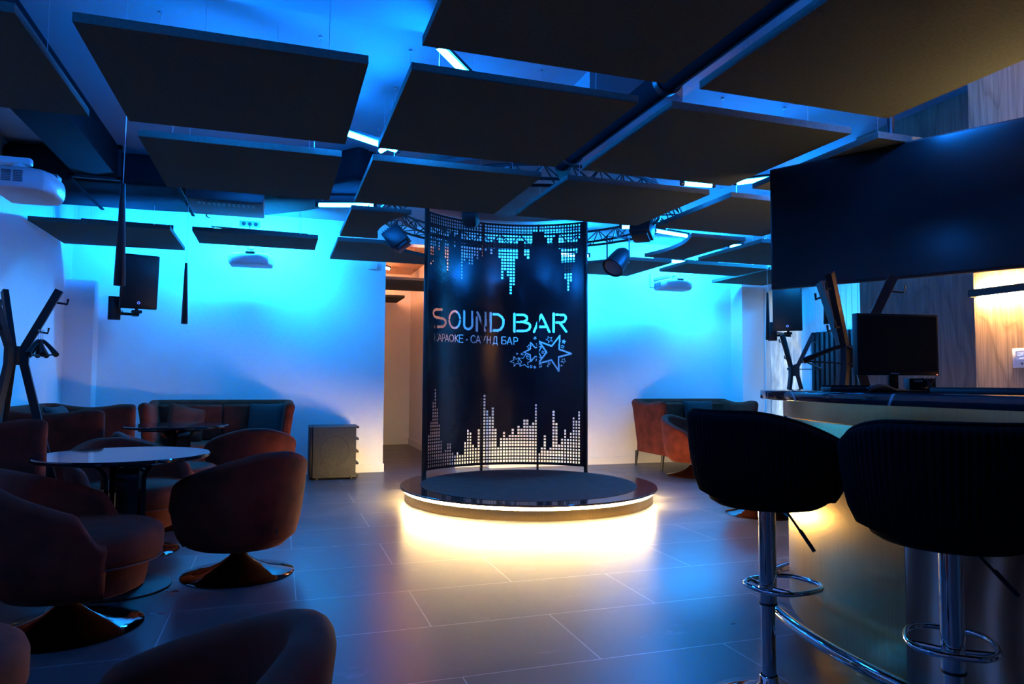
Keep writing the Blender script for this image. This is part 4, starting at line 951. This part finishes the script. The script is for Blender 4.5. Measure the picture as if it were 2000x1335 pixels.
x, y = camdir(*at_px(1659, 4.15)); dup(RK, (x, y, 0), -0.62, 'black coat rack standing behind the monitor, the nearer one on the right')
x, y = camdir(*at_px(1549, 9.35)); dup(RK, (x, y, 0), 1.35, 'small looking black coat rack in front of the curtain at the far right')
def make_hanger(label, loc, rz, group, tilt=0.0, m='black'):
    root = thing('coat_hanger', label, 'coat hanger', loc, rz, group); root.rotation_euler = (0, tilt, rz)
    b = MB(); pts, rad = [], []
    for i in range(25):
        t = -1 + 2 * i / 24; a_ = abs(t)
        pts.append((t * 0.215, 0, -0.065 - 0.10 * a_ ** 1.25)); rad.append(0.012 + 0.007 * a_ ** 2)
    b.tube(pts, rad, 10); b.build('shoulder_bar', m, root, smooth=60)
    b = MB(); b.tube([(-0.195, 0, -0.165), (0.195, 0, -0.165)], 0.005, 8); b.build('trouser_bar', m, root)
    b = MB(); hk = [(0, 0, -0.06), (0, 0, -0.035)]
    for i in range(13):
        a = -PI / 2 + 1.35 * PI * i / 12; hk.append((0.018 * math.cos(a), 0, -0.012 + 0.018 * math.sin(a) + 0.006))
    b.tube(hk, 0.0018, 6); b.build('hook', 'cable', root)
    return root
rk = Vector((-1.73, 5.73, 0))
dirr = camdir(1, 0)
hp = Vector((-1.73 + 0.155 * dirr[0], 5.73 + 0.155 * dirr[1], 1.50))
HG = make_hanger('black coat hanger on the left rack, front one of the bunch', (hp.x, hp.y, hp.z), face_rz(-0.70, 1) + 1.30, 'coat hangers')
dup(HG, (hp.x + 0.012, hp.y + 0.01, hp.z), face_rz(-0.70, 1) + 1.62, 'black coat hanger on the left rack, middle one of the bunch')
dup(HG, (hp.x + 0.022, hp.y + 0.02, hp.z), face_rz(-0.70, 1) + 1.92, 'black coat hanger on the left rack, rear one of the bunch')
x, y = camdir(*at_px(1650, 4.10)); o = dup(HG, (x, y, 1.455), face_rz(0.25, 1), 'large black coat hanger on the rack behind the monitor'); o.rotation_euler = (0, 0.06, o.rotation_euler[2])
x, y = camdir(*at_px(1571, 9.33)); o = dup(HG, (x, y, 1.52), face_rz(0.75, 1), 'black coat hanger hanging on the far right rack')

# ================================================================ PENDANTS
def make_pendant(label, loc, z, group):
    root = thing('pendant_lamp', label, 'pendant lamp', loc, 0, group)
    b = MB(); b.lathe([(0, z), (0.030, z), (0.031, z + 0.002), (0.013, z + 0.60), (0, z + 0.60)], n=32); b.build('shade', 'blackmetal', root, smooth=60)
    b = MB(); b.lathe([(0, z - 0.001), (0.024, z - 0.001)], n=24); b.build('light_opening', 'black', root)
    b = MB(); b.tube([(0, 0, z + 0.60), (0.004, 0.003, z + 1.0), (0, 0, ZC)], 0.0022, 6); b.build('cord', 'cord_white', root)
    return root
x, y = camdir(*at_px(228, 4.08)); PD = make_pendant('long black cone pendant over the near left table', (x, y, 0), 1.715, 'black cone pendants')
x, y = camdir(*at_px(358, 6.9)); dup(PD, (x, y, 0), 0, 'long black cone pendant over the table before the back sofa')
x, y = camdir(*at_px(1617, 6.45)); dup(PD, (x, y, 0), 0, 'black cone pendant hanging in front of the ribbed wall at the right')
x, y = camdir(*at_px(1501, 8.9)); dup(PD, (x, y, 0), 0, 'thin looking black cone pendant left of the right loudspeaker')

# ================================================================ PROJECTORS
def make_projector(label, loc, rz, group, arm=0.5, s=1.0):
    root = thing('projector', label, 'projector', loc, rz, group)
    # local front = -Y, body hangs below z=0; arm goes back to +Y
    n = 24; vs, fs = [], []; Wd, Dp = 0.48, 0.36
    plan = [(-0.24, 0.16), (-0.24, -0.06), (-0.20, -0.14), (-0.10, -0.18), (0.10, -0.18), (0.20, -0.14), (0.24, -0.06), (0.24, 0.16)]
    b = MB(); k = len(plan)
    lv = [(-0.135, 0.90, 0.9), (-0.125, 0.97, 0.97), (-0.09, 1.0, 1.0), (-0.05, 1.0, 1.0), (-0.02, 0.96, 0.96), (0.0, 0.88, 0.88)]
    for z, sx, sy in lv: vs += [(x * sx, y * sy, z) for x, y in plan]
    for i in range(len(lv) - 1):
        for j in range(k): fs.append((i * k + j, i * k + (j + 1) % k, (i + 1) * k + (j + 1) % k, (i + 1) * k + j))
    fs += [tuple(range(k))[::-1], tuple((len(lv) - 1) * k + j for j in range(k))]
    b.add(vs, fs); b.build('housing', 'white', root, bevel=0.008, smooth=50)
    for c_ in range(3):
        b = MB()
        for r_ in range(7): b.box((-0.2415, -0.02 + c_ * 0.06, -0.095 + r_ * 0.010), (0.006, 0.048, 0.006))
        b.build('vent', 'greyvent', root, smooth=0)
    b = MB(); b.box2((-0.12, -0.05, 0.0), (0.12, 0.12, 0.006)); b.box2((-0.05, -0.17, -0.02), (0.05, -0.05, 0.012)); b.build('lens_recess', 'greyvent', root, bevel=0.003)
    b = MB(); b.tube([(0, 0.05, 0.005), (0, 0.05, 0.07)], 0.035, 20); b.build('mount_neck', 'white', root)
    b = MB(); b.box2((-0.03, -0.02, 0.06), (0.03, arm, 0.105)); b.box2((-0.08, arm - 0.02, -0.03), (0.08, arm, 0.17)); b.build('mount_arm', 'white', root, bevel=0.01)
    return root
x, y = camdir(*at_px(487, 8.35)); PJ = make_projector('white short-throw projector on the back wall left of the corridor', (x, YB - 0.56, 2.62), -0.05, 'white projectors', 0.55)
x, y = camdir(*at_px(1312, 9.2)); dup(PJ, (5.27, YB - 0.56, 2.60), 0.0, 'white short-throw projector on the back wall right of the stage')
dup(PJ, (-1.50, 5.05, 2.43), PI / 2, 'white projector on the left wall, cut by the left frame edge')

# ================================================================ LOUDSPEAKERS
def make_speaker(label, loc, rz, group, tilt=0.16, h=0.60):
    root = thing('loudspeaker', label, 'loudspeaker', loc, rz, group)
    R = Matrix.Rotation(tilt, 3, 'X')
    def tr(b): b.v = [tuple(R @ Vector(v)) for v in b.v]
    b = MB(); f = [(-0.19, -0.17), (0.19, -0.17), (0.15, 0.13), (-0.15, 0.13)]
    b.prism(f, -h / 2, h / 2); tr(b); b.build('cabinet', 'black', root, bevel=0.014, seg=3)
    b = MB(); b.box2((-0.17, -0.178, -h / 2 + 0.03), (0.17, -0.17, h / 2 - 0.03)); tr(b); gr_ = b.build('grille', 'blackmetal', root, bevel=0.003)
    b = MB(); b.lathe([(0.010, 0), (0.015, 0), (0.015, 0.002), (0.010, 0.002)], n=24, closed='loop'); Q = Matrix.Rotation(PI / 2, 3, 'X'); b.v = [tuple(Q @ Vector(v) + Vector((0.0, -0.179, -h / 2 + 0.07))) for v in b.v]; tr(b); b.build('emblem', 'logo_blue', gr_)
    b = MB(); b.box2((-0.05, -0.05, -h / 2 - 0.06), (0.05, 0.05, -h / 2 - 0.03)); b.box2((-0.03, 0.0, -h / 2 - 0.09), (0.03, 0.13, -h / 2 - 0.05)); b.tube([(0, 0, -h / 2 - 0.06), (0, 0, -h / 2 + 0.02)], 0.018, 12); b.beam((-0.2, 0.11, -h / 2 - 0.02), (-0.2 + 0.361 * 0.296, 0.11 + 0.361 * 0.955, -h / 2 - 0.02), 0.03, 0.03)
    b.box2((-0.24, 0.10, -h / 2 - 0.08), (0.0, 0.13, -h / 2 - 0.05)); b.box2((-0.27, 0.05, -h / 2 - 0.14), (-0.15, 0.12, -h / 2 + 0.12)); b.build('wall_bracket', 'blackmetal', root, bevel=0.003)
    return root
SP = make_speaker('black loudspeaker on a wall bracket beside the left pilaster', (-1.52, 8.82, 2.27), 0.30, 'wall loudspeakers')
dup(SP, (6.66, 8.02, 2.20), -0.75, 'black loudspeaker on a bracket in front of the curtain at the right')

# subwoofer cabinet
root = thing('subwoofer', 'square textured black subwoofer cabinet on the floor by the corridor', 'subwoofer', (0.66, 8.93, 0), 0.0)
b = MB(); b.box2((-0.25, -0.27, 0.02), (0.25, 0.24, 0.62)); b.build('cabinet', 'subgrit', root, bevel=0.008)
b = MB(); b.lathe([(0.165, 0), (0.172, 0), (0.172, 0.004), (0.165, 0.004)], n=64, closed='loop'); Q = Matrix.Rotation(PI / 2, 3, 'X'); b.v = [tuple(Q @ Vector(v) + Vector((0, -0.27, 0.34))) for v in b.v]; b.build('ring_emboss', 'black', root)
b = MB()
for z in (0.02, 0.17, 0.31, 0.46, 0.60): b.box2((0.25, -0.25, z), (0.285, 0.22, z + 0.02))
b.box2((0.25, 0.18, 0.02), (0.285, 0.22, 0.62)); b.build('port_fins', 'black', root, smooth=0)
b = MB(); b.box2((-0.285, -0.25, 0.03), (-0.25, 0.2, 0.62)); b.build('side_cheek', 'black', root, bevel=0.004)
for sx in (-0.2, 0.2):
    for sy in (-0.2, 0.18):
        b = MB(); b.tube([(sx, sy, 0), (sx, sy, 0.02)], 0.018, 12); b.build('foot', 'black', root)

# radiator on the right wall
root = thing('radiator', 'black vertical tube radiator on the ribbed wall', 'radiator', (XR - 0.10, 7.47, 0))
for k in range(10):
    b = MB(); y = -0.45 + k * 0.088
    b.box2((-0.02, y - 0.028, 0.5), (0.05, y + 0.028, 1.86)); b.build('column', 'blackmetal', root, bevel=0.012)
b = MB(); b.box2((0.0, -0.49, 0.52), (0.035, 0.38, 0.56)); b.box2((0.0, -0.49, 1.80), (0.035, 0.38, 1.84)); b.build('header_pipe', 'blackmetal', root)

# wall sockets, thermostat by the corridor, picture
root = thing('wall_socket', 'small dark socket plate with a cable, high above the left projector', 'socket', (-0.37, YB, 3.09))
b = MB(); b.box2((-0.12, -0.012, -0.04), (0.12, 0, 0.04)); b.build('plate', 'greyvent', root, bevel=0.003)
for i in range(3):
    b = MB(); b.tube([(-0.07 + 0.07 * i, -0.012, 0), (-0.07 + 0.07 * i, -0.016, 0)], 0.024, 16); b.build('outlet', 'blackmetal', root)
b = MB(); b.tube([(0, -0.016, 0), (0.0, -0.05, -0.03), (0.01, -0.06, -0.2), (-0.02, -0.2, -0.4)], 0.004, 6); b.build('plug_cable', 'black', root)
o = MB().box2((1.08, YB - 0.03, 2.61), (1.19, YB, 2.70)).build('room_sensor', 'white', bevel=0.004)
tag(o, 'small white room sensor on the back wall at the corridor corner', 'sensor')
root = thing('framed_picture', 'tall framed picture on the corridor wall beside the screen', 'picture', (2.33, 11.2, 1.62))
b = MB(); b.box2((-0.025, -0.45, -0.42), (0, 0.45, 0.42)); b.build('frame', 'blackmetal', root, smooth=0)
b = MB(); b.box2((-0.027, -0.43, -0.40), (-0.025, 0.43, 0.40)); b.build('picture_sheet', 'greyvent', root, smooth=0)
